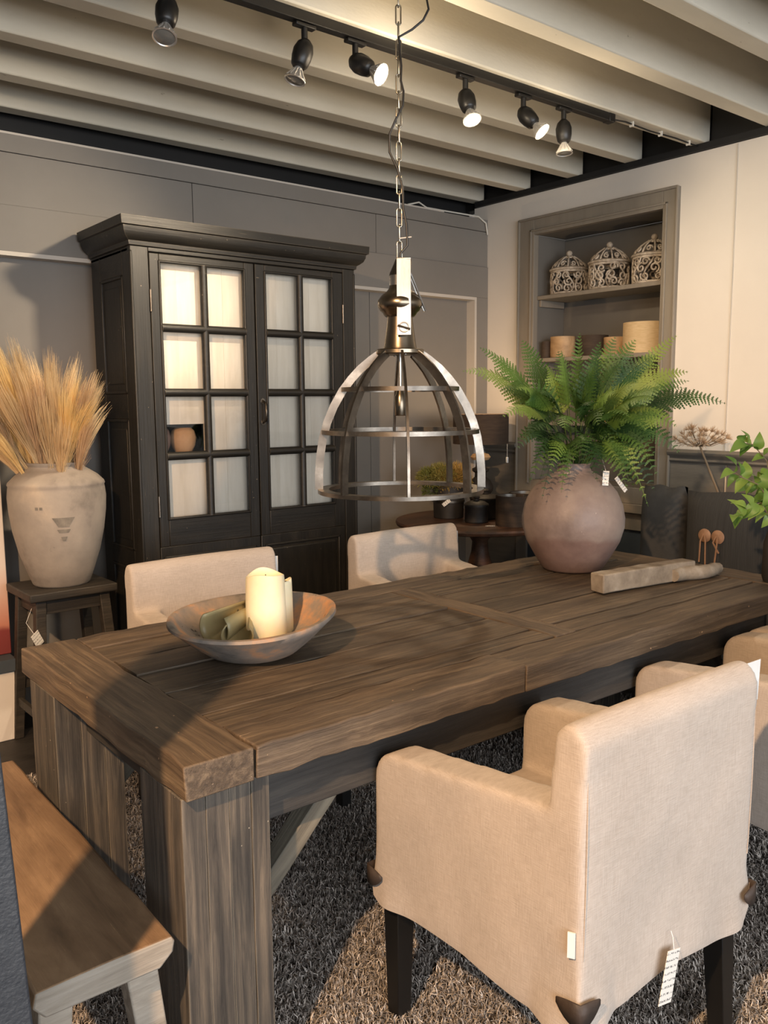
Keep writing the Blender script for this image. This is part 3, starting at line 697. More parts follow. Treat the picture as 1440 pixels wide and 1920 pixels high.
# ================================================================== ARMCHAIRS
def chair_cover_mesh():
    hw, yb, yf = .292, -.292, .285
    parts_ = []
    def add(m): parts_.append(m)
    arm = [(yf, .30), (yf, .58), (yf-.006, .612), (yf-.026, .638), (yf-.055, .650), (-.10, .685), (-.23, .70), (-.23, .30)]
    for sx in (-1, 1):
        a, b = (sx*hw, sx*(hw-.095)); add(MB().prism(arm, 'x', min(a, b), max(a, b)))
    back = [(yb, .30), (yb-.004, .60), (yb-.006, .83), (yb+.004, .848), (yb+.022, .864), (yb+.045, .862), (yb+.064, .84), (yb+.070, .80), (yb+.085, .45), (yb+.085, .30)]
    add(MB().prism(back, 'x', -hw, hw))
    add(MB().box((-hw+.05, yb+.05, .30), (hw-.05, yf-.015, .475)))
    bm = bmesh.new()
    for p in parts_:
        bmesh.ops.recalc_face_normals(p.bm, faces=p.bm.faces)
        t = bpy.data.meshes.new('t'); p.bm.to_mesh(t); p.bm.free(); bm.from_mesh(t); bpy.data.meshes.remove(t)
    me = bpy.data.meshes.new('cover'); bm.to_mesh(me); bm.free()
    o = bpy.data.objects.new('tmp', me); COL.objects.link(o)
    r = o.modifiers.new('r', 'REMESH'); r.mode = 'VOXEL'; r.voxel_size = .0085
    dg = bpy.context.evaluated_depsgraph_get(); dg.update()
    out = bpy.data.meshes.new_from_object(o.evaluated_get(dg))
    bpy.data.objects.remove(o)
    bm = bmesh.new(); bm.from_mesh(out)
    bmesh.ops.delete(bm, geom=[f for f in bm.faces if f.calc_center_median().z < .306 and f.normal.z < -.7], context='FACES')
    for _ in range(5):
        bmesh.ops.smooth_vert(bm, verts=[v for v in bm.verts if not v.is_boundary], factor=.5, use_axis_x=True, use_axis_y=True, use_axis_z=True)
    zmin = min(v.co.z for v in bm.verts)
    for v in bm.verts:
        x, y, z = v.co
        # soft sag of seat and the slight rise of the top rail
        if z > .82: v.co.z += .004*math.cos(x*5)
        if z < .44:
            k = (.44-z)/(.44-zmin)
            dx, dy = hw-abs(x), min(abs(y-yb), abs(y-yf))
            hem = .012*math.sin(11*x+2)+.010*math.sin(9*y+1)
            corner = math.hypot(max(dx, 0), max(dy, 0))
            notch = .085*math.exp(-(corner/.016)**2) if y < 0 else .05*math.exp(-(corner/.014)**2)
            v.co.z += k*(hem+notch)
            fl = k*k*.016*math.exp(-((corner-.05)/.05)**2)
            if dx < .02: v.co.x += math.copysign(fl+.004*k*math.sin(14*y), x)
            if dy < .02: v.co.y += math.copysign(fl+.004*k*math.sin(13*x), y)
        # shallow wrinkles
        v.co.x += .0012*math.sin(17*y+9*z+3); v.co.y += .0012*math.sin(15*x-11*z+1)
    bm.to_mesh(out); bm.free(); out.name = 'cover'
    return out
cover_me = chair_cover_mesh()
def make_chair(label, loc, rz):
    t = thing('slipcover_armchair', label, 'armchair', loc, rz, 'linen slipcovered armchairs around the table')
    mesh_obj('cover', cover_me, M['linen'], t, smooth=75)
    for sx in (-1, 1):
        MB().frustum((sx*.252, .247, .0), (.019, .019), (sx*.252, .245, .36), (.027, .027)).build('leg', M['legblack'], t, bevel=.002)
        MB().frustum((sx*.262, -.262, .0), (.019, .019), (sx*.250, -.245, .36), (.027, .027)).build('leg', M['legblack'], t, bevel=.002)
    # leather corner tabs that close the slits
    for sx in (-1, 1):
        for sy, yy in ((-1, -.300), (1, .291)):
            X, e = sx*.296, .0085
            mm = MB(); n = 10; rows = []
            for i in range(n+1):
                u = -1+2*i/n; wv = .046*u
                top = .362+.010*(1-abs(u)**1.5); bot = .352-.026*(1-abs(u)**2.4)
                px = X-sx*max(0, -wv) if True else 0
                if wv < 0: P = (X+sx*e*0-sx*0, yy-sy*(-wv))
                else: P = (X-sx*wv, yy)
                if wv < 0: P = (X+sx*e, yy-sy*(-wv))
                elif wv > 0: P = (X-sx*wv, yy+sy*e)
                else: P = (X+sx*e*.7, yy+sy*e*.7)
                rows.append((P, bot, top))
            vs_ = [(mm.bm.verts.new((p[0], p[1], b)), mm.bm.verts.new((p[0], p[1], tp))) for p, b, tp in rows]
            for a, b in zip(vs_[:-1], vs_[1:]): mm.bm.faces.new((a[0], b[0], b[1], a[1]))
            o = mm.build('leather_tab', M['leather'], t, smooth=80)
            sm = o.modifiers.new('s', 'SOLIDIFY'); sm.thickness = .003; sm.offset = 0
    # stitched seams down the rear corners
    for sx in (-1, 1):
        MB().tube([(sx*.281, -.2935-.003*math.sin((z-.44)*8), z) for z in np.linspace(.44, .81, 12)], .0012, 5).build('seam', M['linen'], t)
    return t
ch = make_chair('nearest linen armchair, back turned to the viewer', (.772, -.232, .012), 0)
MB().box((-.0015, -.0015, -.024), (.0015, .012, .024)).build('care_label', M['white'], ch, (-.2945, -.284, .47), (0, 0, .5))
dup(ch, (1.752, -.235, .012), 0, 'second linen armchair on the near side, just behind the nearest one')
dup(ch, (2.372, -.235, .012), 0, 'linen armchair at the right end of the near side, only an arm in view')
dup(ch, (.775, 1.172, .012), PI, 'linen armchair across the table at the left, in front of the cabinet')
dup(ch, (1.745, 1.172, .012), PI, 'linen armchair across the table in front of the round table')
for o in bpy.data.objects:
    if o.name.startswith('care_label') and o.parent is not ch: pass

# ================================================================== BENCH
bn = thing('bench', 'low wooden bench with a thick live-edge seat at the table end', 'bench', (-.165, .48, .012), 0)
sb = bmesh.new(); rd = random.Random(4); rings = []
for i in range(13):
    y = -.50+1.0*i/12
    wl, wr = -.125+rd.uniform(-.005, .005), .128+rd.uniform(-.004, .004)
    rings.append([sb.verts.new((x, y+rd.uniform(-.002, .002)*(0 < i < 12), z)) for x, z in ((wl+.02, .405), (wr-.03, .402), (wr-.004, .425), (wr, .445), (wr-.006, .456), (0, .458), (wl+.006, .456), (wl, .43))])
for a, b in zip(rings[:-1], rings[1:]):
    for k in range(8): sb.faces.new((a[k], a[(k+1) % 8], b[(k+1) % 8], b[k]))
sb.faces.new(rings[0][::-1]); sb.faces.new(rings[-1])
bmesh.ops.recalc_face_normals(sb, faces=sb.faces)
M['bench_seat'] = mat_wood('bench_seat_wood', S(104, 82, 62), S(142, 116, 90), S(172, 144, 114), .5, 7, stain=(.62, .58, .55, 1), var=.02, bumps=.3, worn=S(204, 170, 130))
for l in list(M['bench_seat'].node_tree.nodes):
    if l.type == 'MAPPING': s_ = l.inputs['Scale'].default_value[:]; l.inputs['Scale'].default_value = (s_[1], s_[0], s_[2])
bsm = bpy.data.meshes.new('seat_plank'); sb.to_mesh(bsm); sb.free()
bsm.materials.append(M['bench_seat']); bsm.materials.append(M['raw'])
for p in bsm.polygons:
    if p.normal.y < -.9: p.material_index = 1
mesh_obj('seat_plank', bsm, None, bn, bevel=.004)
for sx in (-1, 1):
    for sy in (-1, 1):
        c0 = (sx*.105+(.01 if sx > 0 else -.012), sy*.46, 0); c1 = (sx*.075, sy*.43, .41)
        MB().frustum(c0, (.026, .022), c1, (.030, .026)).build('leg', M['raw'], bn, bevel=.004)
MB().box((-.085, -.445, .30), (.085, -.42, .36)).build('stretcher', M['raw'], bn, bevel=.003) if False else None

# steel upright beside the bench
po = thing('rack_upright', 'dark blue-black coated steel upright at the left edge, in front of the bench', 'post', (-.375, -.165, 0))
MB().prism([(-.09, .008), (.058, .008), (-.014, 1.60), (-.165, 1.60)], 'y', -.05, .06).build('upright', M['post'], po, bevel=.004)
MB().box((-.12, -.085, 0), (.07, .08, .008)).build('base_plate', M['post'], po, bevel=.002)

# ================================================================== DISPLAY CABINET
CX, CY = 1.405, 2.325
cb = thing('display_cabinet', 'tall black antique cabinet with two glazed doors against the grey wall', 'cabinet', (CX, CY, 0))
def cp(name, lo, hi, mat='black_wood', parent=None, bev=.003):
    o = (CX, CY, 0)
    if mat == 'black_wood' and hi[2]-lo[2] > hi[0]-lo[0] and hi[2]-lo[2] > .2: mat = 'black_wood_v'
    return MB().box([a-b for a, b in zip(lo, o)], [a-b for a, b in zip(hi, o)]).build(name, M[mat], parent or cb, bevel=bev)
cx0, cx1, cy0, cy1 = .83, 1.985, 2.10, 2.55
# carcass
cp('back_panel', (cx0+.02, cy1-.02, .05), (cx1-.02, cy1, 2.08)); cp('top_panel', (cx0, cy0+.01, 2.06), (cx1, cy1, 2.085)); cp('bottom_panel', (cx0+.02, cy0+.03, .08), (cx1-.02, cy1-.02, .11))
for x, sgn in ((cx0, 1), (cx1, -1)):
    sp = cp('side_panel', (min(x+sgn*.006, x+sgn*.026), cy0+.02, .02), (max(x+sgn*.006, x+sgn*.026), cy1, 2.075))
    def sidebox(nm, y0, y1, z0, z1, out=0.0, bev=.003):
        a, b = x-sgn*out, x+sgn*.016
        return cp(nm, (min(a, b), y0, z0), (max(a, b), y1, z1), parent=sp, bev=bev)
    sidebox('stile', cy0+.005, cy0+.10, .02, 2.075); sidebox('stile', cy1-.10, cy1, .02, 2.075)
    for z0, z1 in ((1.97, 2.075), (1.36, 1.47), (.70, .78), (.02, .16)): sidebox('rail', cy0+.10, cy1-.10, z0, z1)
    for z0, z1 in ((1.47, 1.97), (.78, 1.36), (.16, .70)):
        sidebox('raised_panel', cy0+.135, cy1-.135, z0+.04, z1-.04, -.002, .008)
        for a, b in ((z0, z0+.012), (z1-.012, z1)): sidebox('moulding', cy0+.10, cy1-.10, a, b, .003, .003)
        for a, b in ((cy0+.10, cy0+.112), (cy1-.112, cy1-.10)): sidebox('moulding', a, b, z0, z1, .003, .003)
cp('front_stile', (cx0-.004, cy0, .02), (.906, cy0+.03, 2.08)); cp('front_stile', (1.918, cy0, .02), (cx1+.004, cy0+.03, 2.08))
cp('corner_bead', (cx0-.007, cy0-.004, .05), (cx0+.006, cy0+.01, 2.06), bev=.005); cp('corner_bead', (cx1-.006, cy0-.004, .05), (cx1+.007, cy0+.01, 2.06), bev=.005)
cp('top_rail', (.906, cy0, 2.062), (1.918, cy0+.03, 2.085)); cp('plinth', (cx0-.008, cy0-.012, .0), (cx1+.008, cy0+.03, .10)); cp('plinth', (cx0-.008, cy0+.03, 0), (cx0+.02, cy1, .10)); cp('plinth', (cx1-.02, cy0+.03, 0), (cx1+.008, cy1, .10))
# cornice: stepped profile round front and sides
cor = [(0.0, 2.078), (.010, 2.082), (.012, 2.098), (.022, 2.104), (.036, 2.116), (.044, 2.134), (.046, 2.150), (.056, 2.154), (.058, 2.190), (0, 2.190)]
mm = MB(); loops = []
for d, z in cor:
    loops.append([mm.bm.verts.new(p) for p in ((cx0-d-CX, cy1-CY, z), (cx0-d-CX, cy0-d-CY, z), (cx1+d-CX, cy0-d-CY, z), (cx1+d-CX, cy1-CY, z))])
for a, b in zip(loops[:-1], loops[1:]):
    for k in range(3): mm.bm.faces.new((a[k], a[k+1], b[k+1], b[k]))
mm.bm.faces.new(loops[-1]); mm.bm.faces.new(loops[0]); mm.bm.faces.new([l[0] for l in loops]); mm.bm.faces.new([l[3] for l in loops])
mm.build('cornice', M['black_wood'], cb, smooth=30)
# doors
def door(x0, x1, g0, gm, g1, hinge):
    zt, zb = 2.058, .12
    d = cp('door', (x0, cy0+.002, zb), (x1, cy0+.026, .80))     # lower framed part
    cp('door_stile', (x0, cy0, .80), (g0, cy0+.026, zt), parent=d); cp('door_stile', (g1, cy0, .80), (x1, cy0+.026, zt), parent=d)
    cp('door_rail', (g0, cy0, 2.026), (g1, cy0+.026, zt), parent=d); cp('door_rail', (g0, cy0, .80), (g1, cy0+.026, .922), parent=d)
    # glazing bars, rounded
    rows = [.922, 1.198, 1.474, 1.750, 2.026]
    o = Vector((CX, CY, 0))
    def barx(a, b, z):
        MB().prism([(-.016, 0), (-.015, -.009), (-.008, -.015), (.008, -.015), (.015, -.009), (.016, 0), (.016, .012), (-.016, .012)], 'x', a-CX, b-CX).build('glazing_bar', M['black_wood'], d, (0, cy0+.008-CY, z)) if False else \
        MB().tube([(a-CX, cy0+.004-CY, z), (b-CX, cy0+.004-CY, z)], .0185, 10).build('glazing_bar', M['black_wood'], d, smooth=60)
    def barz(a, b, x):
        MB().tube([(x-CX, cy0+.004-CY, a), (x-CX, cy0+.004-CY, b)], .0175, 10).build('glazing_bar', M['black_wood'], d, smooth=60)
    for z in rows[1:-1]: barx(g0, g1, z)
    for a, b in zip(rows[:-1], rows[1:]): barz(a, b, gm)
    for xx in (g0, g1): cp('glazing_moulding', (xx-.006, cy0-.006, .915), (xx+.006, cy0+.01, 2.03), parent=d, bev=.005)
    for zz in (.922, 2.026): cp('glazing_moulding', (g0-.006, cy0-.006, zz-.006), (g1+.006, cy0+.01, zz+.006), parent=d, bev=.005)
    for a, b in zip(rows[:-1], rows[1:]):
        for xa, xb in ((g0, gm), (gm, g1)):
            MB().box((xa-CX, cy0+.013-CY, a), (xb-CX, cy0+.016-CY, b)).build('pane', M['glass'], d)
    # lower raised panel
    cp('raised_panel', (g0-.005, cy0-.006, .22), (g1+.005, cy0+.01, .735), parent=d, bev=.012)
    for za, zb_ in ((.745, .757), (.198, .21)): cp('moulding', (g0-.03, cy0-.005, za), (g1+.03, cy0+.006, zb_), parent=d, bev=.004)
    for xa in (g0-.03, g1+.018): cp('moulding', (xa, cy0-.005, .198), (xa+.012, cy0+.006, .757), parent=d, bev=.004)
    hx = x0 if hinge < 0 else x1
    for z in (1.86, .98, .30):
        MB().tube([(hx-CX, cy0-.003-CY, z-.045), (hx-CX, cy0-.003-CY, z+.045)], .006, 8).build('hinge', M['iron'], d, smooth=60)
    return d
dl = door(.909, 1.413, .953, 1.160, 1.362, -1)
dr = door(1.419, 1.915, 1.470, 1.664, 1.850, 1)
# pull handle on the right door
hp = [(1.442-CX, cy0-.002-CY, 1.335), (1.442-CX, cy0-.028-CY, 1.345), (1.442-CX, cy0-.034-CY, 1.385), (1.442-CX, cy0-.028-CY, 1.425), (1.442-CX, cy0-.002-CY, 1.435)]
MB().tube(hp, .0065, 8).build('handle', M['iron'], dr, smooth=60)
for z in (1.335, 1.435): MB().lathe([(0, -.006), (.013, -.006), (.011, 0), (0, 0)], 14).build('handle_rose', M['iron'], dr, (1.442-CX, cy0+.002-CY, z), (-PI/2, 0, 0), smooth=50)
# white lining boards behind the glass (short at one pane where the pots show)
for xa, xb, za, zb in ((.93, 1.0475, 1.335, 2.05), (.93, 1.0475, .88, 1.20), (1.049, 1.160, 1.335, 2.05), (1.049, 1.160, .88, 1.20), (1.162, 1.27, .88, 2.05), (1.272, 1.40, .88, 2.05),
                       (1.43, 1.555, .88, 2.05), (1.557, 1.665, .88, 2.05), (1.667, 1.742, .88, 2.05), (1.744, 1.90, .88, 2.05)):
    cp('lining_board', (xa, cy0+.045+random.uniform(0, .0015), za), (xb+.0015, cy0+.057, zb), 'lining', bev=.0006)
cp('shelf', (.90, cy0+.058, 1.185), (1.90, cy1-.03, 1.203), 'black_wood')
for i, (px, pr, pz, lb) in enumerate(((.982, .046, .118, 'small dark terracotta pot at the left behind the cabinet glass'), (1.092, .060, .115, 'larger pale terracotta pot at the right behind the cabinet glass'))):
    t = MB().lathe([(0, 0), (pr*.6, 0), (pr*.9, pz*.3), (pr, pz*.6), (pr*.85, pz*.88), (pr*.6, pz), (pr*.55, pz), (pr*.8, pz*.85), (pr*.9, pz*.6), (pr*.5, .008), (0, .008)], 32).build('clay_pot', M['clay'] if i else M['fernvase'], None, (px, cy0+.122, 1.203), smooth=60)
    tag(t, lb, 'pot', 'pots inside the cabinet')

# ================================================================== STOOL, VASE, DRIED GRASS
st = thing('wooden_stool', 'tall dark square wooden stool carrying the big pale vase', 'stool', (.51, 2.215, 0), .02)
sx_, sy_, sz_ = .18, .155, .68
m = MB().box((-sx_, -sy_, sz_-.035), (sx_, sy_, sz_)).build('seat', M['stool'], st, bevel=.006, bseg=3)
for a in (-1, 1):
    for b in (-1, 1):
        MB().frustum((a*.172, b*.145, 0), (.019, .019), (a*.130, b*.112, sz_-.035), (.021, .021)).build('leg', M['stool'], st, bevel=.003)
for b in (-1, 1):
    MB().box((-.13, b*.115-.009, sz_-.095), (.13, b*.115+.009, sz_-.035)).build('apron', M['stool'], st, bevel=.002)
    MB().box((b*.133-.009, -.11, sz_-.095), (b*.133+.009, .11, sz_-.035)).build('apron', M['stool'], st, bevel=.002)
    MB().box((b*.162-.009, -.135, .15), (b*.162+.009, .135, .185)).build('stretcher', M['stool'], st, bevel=.002)
    MB().box((-.155, b*.133-.009, .22), (.155, b*.133+.009, .255)).build('stretcher', M['stool'], st, bevel=.002)
VX, VY = .512, 2.215
sv = thing('stoneware_vase', 'big pale grey stoneware vase standing on the dark stool', 'vase', (VX, VY, sz_), .8)
MB().lathe([(0, 0), (.112, 0), (.120, .008), (.140, .06), (.168, .14), (.189, .23), (.200, .31), (.203, .37), (.199, .405), (.197, .415), (.201, .422), (.197, .432), (.170, .458), (.135, .480), (.120, .488), (.116, .496), (.124, .507), (.125, .512), (.118, .513), (.106, .500), (.112, .485), (.16, .45), (.188, .40), (.19, .30), (.11, .03), (0, .02)], 64, wob=.003).build('body', M['stoneware'] if 'stoneware' in M else M['stoolvase'], sv, smooth=60).scale = (.955, .955, 1)
# stamped cartouche on the belly
vd = Vector((CAM.x-VX, CAM.y-VY, 0)).normalized(); va = math.atan2(vd.y, vd.x)
M['cartouche'] = mat_mottled('faded_grey_stamp', [(.3, S(100, 95, 89)), (.7, S(132, 125, 115))], 30, .9, .1, 60)
def stamp(z0, z1, hw0, hw1, a0):
    mm = MB(); R = lambda z: (.189+(z-.23)*.1375 if z < .31 else .2+(z-.31)*.05)+.0016
    n = 8; A = []
    for i in range(n+1):
        u = -1+2*i/n
        A.append((mm.bm.verts.new((R(z1)*math.cos(a0+u*hw1/.2), R(z1)*math.sin(a0+u*hw1/.2), z1)), mm.bm.verts.new((R(z0)*math.cos(a0+u*hw0/.2), R(z0)*math.sin(a0+u*hw0/.2), z0))))
    for a, b in zip(A[:-1], A[1:]): mm.bm.faces.new((a[0], b[0], b[1], a[1]))
    mm.build('stamp', M['cartouche'], sv, rot=(0, 0, -.8)).scale = (.957, .957, 1)
stamp(.262, .300, .022, .046, va+.10); stamp(.238, .252, .020, .028, va+.10); stamp(.205, .222, .006, .014, va+.10)
for k in range(2): stamp(.333, .344, .006, .006, va-.42+k*.09)

dg_ = thing('dried_grass', 'fanned bunch of straw-coloured dried grass in the grey vase', 'dried grass', (VX, VY, sz_+.47))
IR = Vector((math.sin(YAW), -math.cos(YAW), 0)); IF = Vector((math.cos(YAW), math.sin(YAW), 0))
M['grass_b'] = mat_leaf('dry_brown_straw', S(176, 148, 116), S(206, 178, 144), .3, .7, .2, 0)
M['grass_c'] = mat_leaf('dry_golden_straw', S(224, 194, 132), S(242, 216, 160), .35, .7, .15, 0)
def plume(tip, mid_w, mat, seed, droop):
    rd = random.Random(seed); bm = bmesh.new()
    T = Vector(tip); base = Vector((rd.uniform(-.05, .05), rd.uniform(-.05, .05), -.25)); stalk = True
    out = Vector((T.x, T.y, 0)); dr = out.normalized() if out.length > .01 else Vector((1, 0, 0))
    mid = base.lerp(T, .55)+Vector((0, 0, .05))-dr*.02
    def ax(t):
        p = (1-t)**2*base+2*t*(1-t)*mid+t*t*T
        return p
    side = Vector((rd.uniform(-1, 1), rd.uniform(-1, 1), rd.uniform(-.3, .3))).normalized()
    for h in range(210):
        t0 = rd.uniform(.30, .66); t1 = min(rd.uniform(.86, 1.04), t0+rd.uniform(.26, .5))
        ang = rd.uniform(0, 2*PI); rad = mid_w*math.sqrt(rd.random())
        offv = Vector((math.cos(ang), math.sin(ang), .4*math.sin(ang*2)))*rad
        wd = Vector((rd.uniform(-1, 1), rd.uniform(-1, 1), rd.uniform(-1, 1))).normalized()*rd.uniform(.0008, .0018)
        prev = None
        for i in range(5):
            f = i/4; t = t0+(t1-t0)*f
            spread = min(1.0, max(0, t-.30)/.30)*(.25+.75*f)*.66
            p = ax(t)+offv*spread*(1.8-.7*max(0, t-.7)/.3)+dr*droop*max(0, t-.7)**2*1.2-Vector((0, 0, droop*max(0, t-.75)**2*1.5))
            wv = wd*(1-.75*f)
            cur = (bm.verts.new(p-wv), bm.verts.new(p+wv))
            if prev: bm.faces.new((prev[0], prev[1], cur[1], cur[0]))
            prev = cur
    for h in range(14):      # bare stalks down into the vase
        o_ = Vector((rd.uniform(-1, 1), rd.uniform(-1, 1), 0))*.012; wd = Vector((rd.uniform(-1, 1), rd.uniform(-1, 1), 0)).normalized()*.0011; prev = None
        for i in range(4):
            p = ax(.55*i/3)+o_; cur = (bm.verts.new(p-wd), bm.verts.new(p+wd))
            if prev: bm.faces.new((prev[0], prev[1], cur[1], cur[0]))
            prev = cur
    me = bpy.data.meshes.new('grass_plume'); bm.to_mesh(me); bm.free()
    mesh_obj('grass_plume', me, mat, dg_)
# tips as (image-right, up, toward viewer) offsets in metres from the vase mouth
tips = [(-.27, .60, .02), (-.24, .54, .05), (-.13, .50, .05), (-.115, .46, -.03), (-.05, .44, .08), (-.02, .42, -.06), (.045, .45, .10), (.03, .42, .0),
        (.09, .42, -.02), (.14, .37, .05), (.165, .38, -.04), (.185, .36, .07), (.205, .33, .0), (.21, .28, .08), (.20, .24, -.03), (.19, .19, .10),
        (-.31, .46, .05), (-.33, .40, -.05), (-.34, .34, .08), (-.35, .28, 0), (-.36, .22, .08), (-.17, .43, .12), (-.08, .40, .15), (.01, .37, .17), (.07, .36, .16), (.12, .31, .17),
        (-.20, .40, .15), (-.25, .33, .17), (-.28, .26, .18), (.16, .25, .17), (-.12, .33, .21), (-.02, .31, .23), (.06, .28, .24), (-.22, .22, .24), (.12, .20, .22), (-.05, .47, -.12), (.07, .44, -.12), (-.18, .5, -.1), (.15, .33, -.12), (-.27, .42, -.12)]
for i, (a, b, c) in enumerate(tips):
    T = IR*a-IF*c+Vector((0, 0, b+.04))
    plume(T, random.uniform(.030, .046), M[('grass', 'grass_c', 'grass', 'grass_b')[i % 4]], i+100, .10 if a > .1 else .02)

# ================================================================== LEFT EDGE: CANVAS ON A LOW PLINTH
M['canvas'] = mat_mottled('pale_painted_canvas', [(.3, S(226, 214, 200)), (.7, S(240, 230, 216))], 3, .85, .2, 90)
m_, nt_, b_ = newmat('canvas_paint'); M['canvas'] = m_
tc = N(nt_, 'ShaderNodeTexCoord'); sp_ = N(nt_, 'ShaderNodeSeparateXYZ'); nt_.links.new(tc.outputs['Object'], sp_.inputs[0])
nz = N(nt_, 'ShaderNodeTexNoise', Scale=7.0, Detail=5.0); nt_.links.new(tc.outputs['Object'], nz.inputs['Vector'])
ad_ = N(nt_, 'ShaderNodeMath', operation='MULTIPLY_ADD'); ad_.inputs[1].default_value = .05; nt_.links.new(nz.outputs['Fac'], ad_.inputs[0]); nt_.links.new(sp_.outputs['Z'], ad_.inputs[2])
rp = ramp(nt_, [(0.0, S(120, 48, 46)), (.13, S(132, 56, 52)), (.15, S(196, 128, 104)), (.26, S(214, 168, 146)), (.42, S(228, 212, 198)), (.95, S(236, 228, 214))])
nt_.links.new(ad_.outputs[0], rp.inputs[0]); nt_.links.new(rp.outputs[0], b_.inputs['Base Color']); b_.inputs['Roughness'].default_value = .85
pl = thing('low_plinth', 'low white plinth with a dark top under the pale canvas', 'plinth', (-.05, 2.44, 0))
MB().box((-.55, -.09, 0), (.385, .09, .30)).build('body', M['wall_white'], pl, bevel=.003)
MB().box((-.56, -.10, .30), (.395, .10, .355)).build('top', M['bluegrey'], pl, bevel=.003)
cv = thing('painted_canvas', 'tall pale canvas fading to pink and dark red, at the left edge behind the vase', 'painting', (-.05, 2.45, .356))
MB().box((-.55, -.02, 0), (.40, .02, .91)).build('canvas', M['canvas'], cv, bevel=.004)
ws = thing('dried_sprig', 'white feathery dried sprig in front of the canvas at the left edge', 'dried sprig', (.165, 2.38, .356))
mm = MB(); rd = random.Random(2)
for k in range(26):
    z = .16+.16*rd.random(); a = rd.uniform(0, 6.28)
    mm.tube([(.0, 0, z-.03), (.03*math.cos(a), .03*math.sin(a), z+.01), (.055*math.cos(a), .055*math.sin(a)*.6, z+.005)], [.002, .003, .001], 4)
mm.build('feathery_head', M['white'], ws)
MB().tube([(0, 0, .0), (.006, 0, .12), (0, 0, .30)], .0022, 5).build('stem', M['twig'], ws)

# ================================================================== FERN VASE ON THE TABLE
FX, FY = 2.0, .715
fv = thing('earthenware_vase', 'round brown-violet earthenware vase holding the fern on the table', 'vase', (FX, FY, TZ+.002), 1.0)
MB().lathe([(0, 0), (.108, 0), (.118, .008), (.150, .06), (.180, .115), (.196, .17), (.197, .205), (.188, .255), (.166, .305), (.132, .345), (.090, .372), (.066, .385), (.060, .40), (.064, .412), (.060, .416), (.052, .405), (.056, .385), (.12, .34), (.18, .25), (.185, .18), (.10, .02), (0, .015)], 64, wob=.004).build('body', M['fernvase'], fv, smooth=60)

fb = thing('fern_bouquet', 'lush bunch of green fern fronds filling the round brown vase', 'fern', (FX, FY, TZ+.40))
def frond(P0, P1, P2, blade, wmax, seed, flip=1):
    rd = random.Random(seed); bm = bmesh.new()
    P0, P1, P2 = Vector(P0), Vector(P1), Vector(P2)
    B = lambda t: (1-t)**2*P0+2*t*(1-t)*P1+t*t*P2
    dB = lambda t: (2*(1-t)*(P1-P0)+2*t*(P2-P1)).normalized()
    L = sum((B((i+1)/12)-B(i/12)).length for i in range(12))
    # rachis
    pts = [B(t) for t in np.linspace(0, 1, 9)]
    prev = None
    for i, p in enumerate(pts):
        t = dB(i/8); u = t.cross(Vector((0, 0, 1))); u = u.normalized() if u.length > .05 else Vector((1, 0, 0)); v = t.cross(u)
        r = .0022*(1-.75*i/8)
        cur = [bm.verts.new(p+r*(math.cos(a)*u+math.sin(a)*v)) for a in (0, 2.094, 4.188)]
        if prev:
            for k in range(3): bm.faces.new((prev[k], prev[(k+1) % 3], cur[(k+1) % 3], cur[k]))
        prev = cur
    # blade plane: its normal tends up, rolled a little and towards the room
    view = -IF*rd.uniform(.35, 1.0)+Vector((0, 0, .75))+IR*rd.uniform(-.8, .8)
    npin = max(9, int(L*(1-blade)/.0175))
    for i in range(npin):
        f = (i+.5)/npin; t = blade+(1-blade)*f
        p = B(t); tg = dB(t)
        nrm = (view-tg*view.dot(tg)).normalized(); sd_ = tg.cross(nrm)
        prof = (math.sin(PI*min(.5, .28+f*.9)) if f < .25 else 1)*(1-f)**.72
        lp = wmax*max(.06, prof)*rd.uniform(.9, 1.08)
        for s in (-1, 1):
            dirp = (sd_*s*.92+tg*.42-nrm*.10).normalized()
            q = dirp.cross(nrm).normalized()
            nt = max(4, int(lp/.0085))
            curl = rd.uniform(-.25, .05)
            prevv = None
            for j in range(nt):
                g = j/nt; g2 = (j+1)/nt
                a = p+dirp*lp*g+nrm*lp*curl*g*g; b = p+dirp*lp*g2+nrm*lp*curl*g2*g2
                hwid = lp*.155*(1-g)**.8+.0012
                for ss in (-1, 1):
                    tip = a+(b-a)*1.15+q*ss*hwid
                    m1 = a+(b-a)*.35+q*ss*hwid*.85
                    bm.faces.new([bm.verts.new(x) for x in ((a, m1, tip, b) if ss > 0 else (a, b, tip, m1))])
    me = bpy.data.meshes.new('frond'); bm.to_mesh(me); bm.free()
    return me
M['fern_y'] = mat_leaf('fern_yellow_green', S(96, 124, 48), S(138, 154, 76), .3, .55, .3)
M['fern_d'] = mat_leaf('fern_dark_green', S(30, 56, 26), S(62, 94, 42), .25, .55, .3)
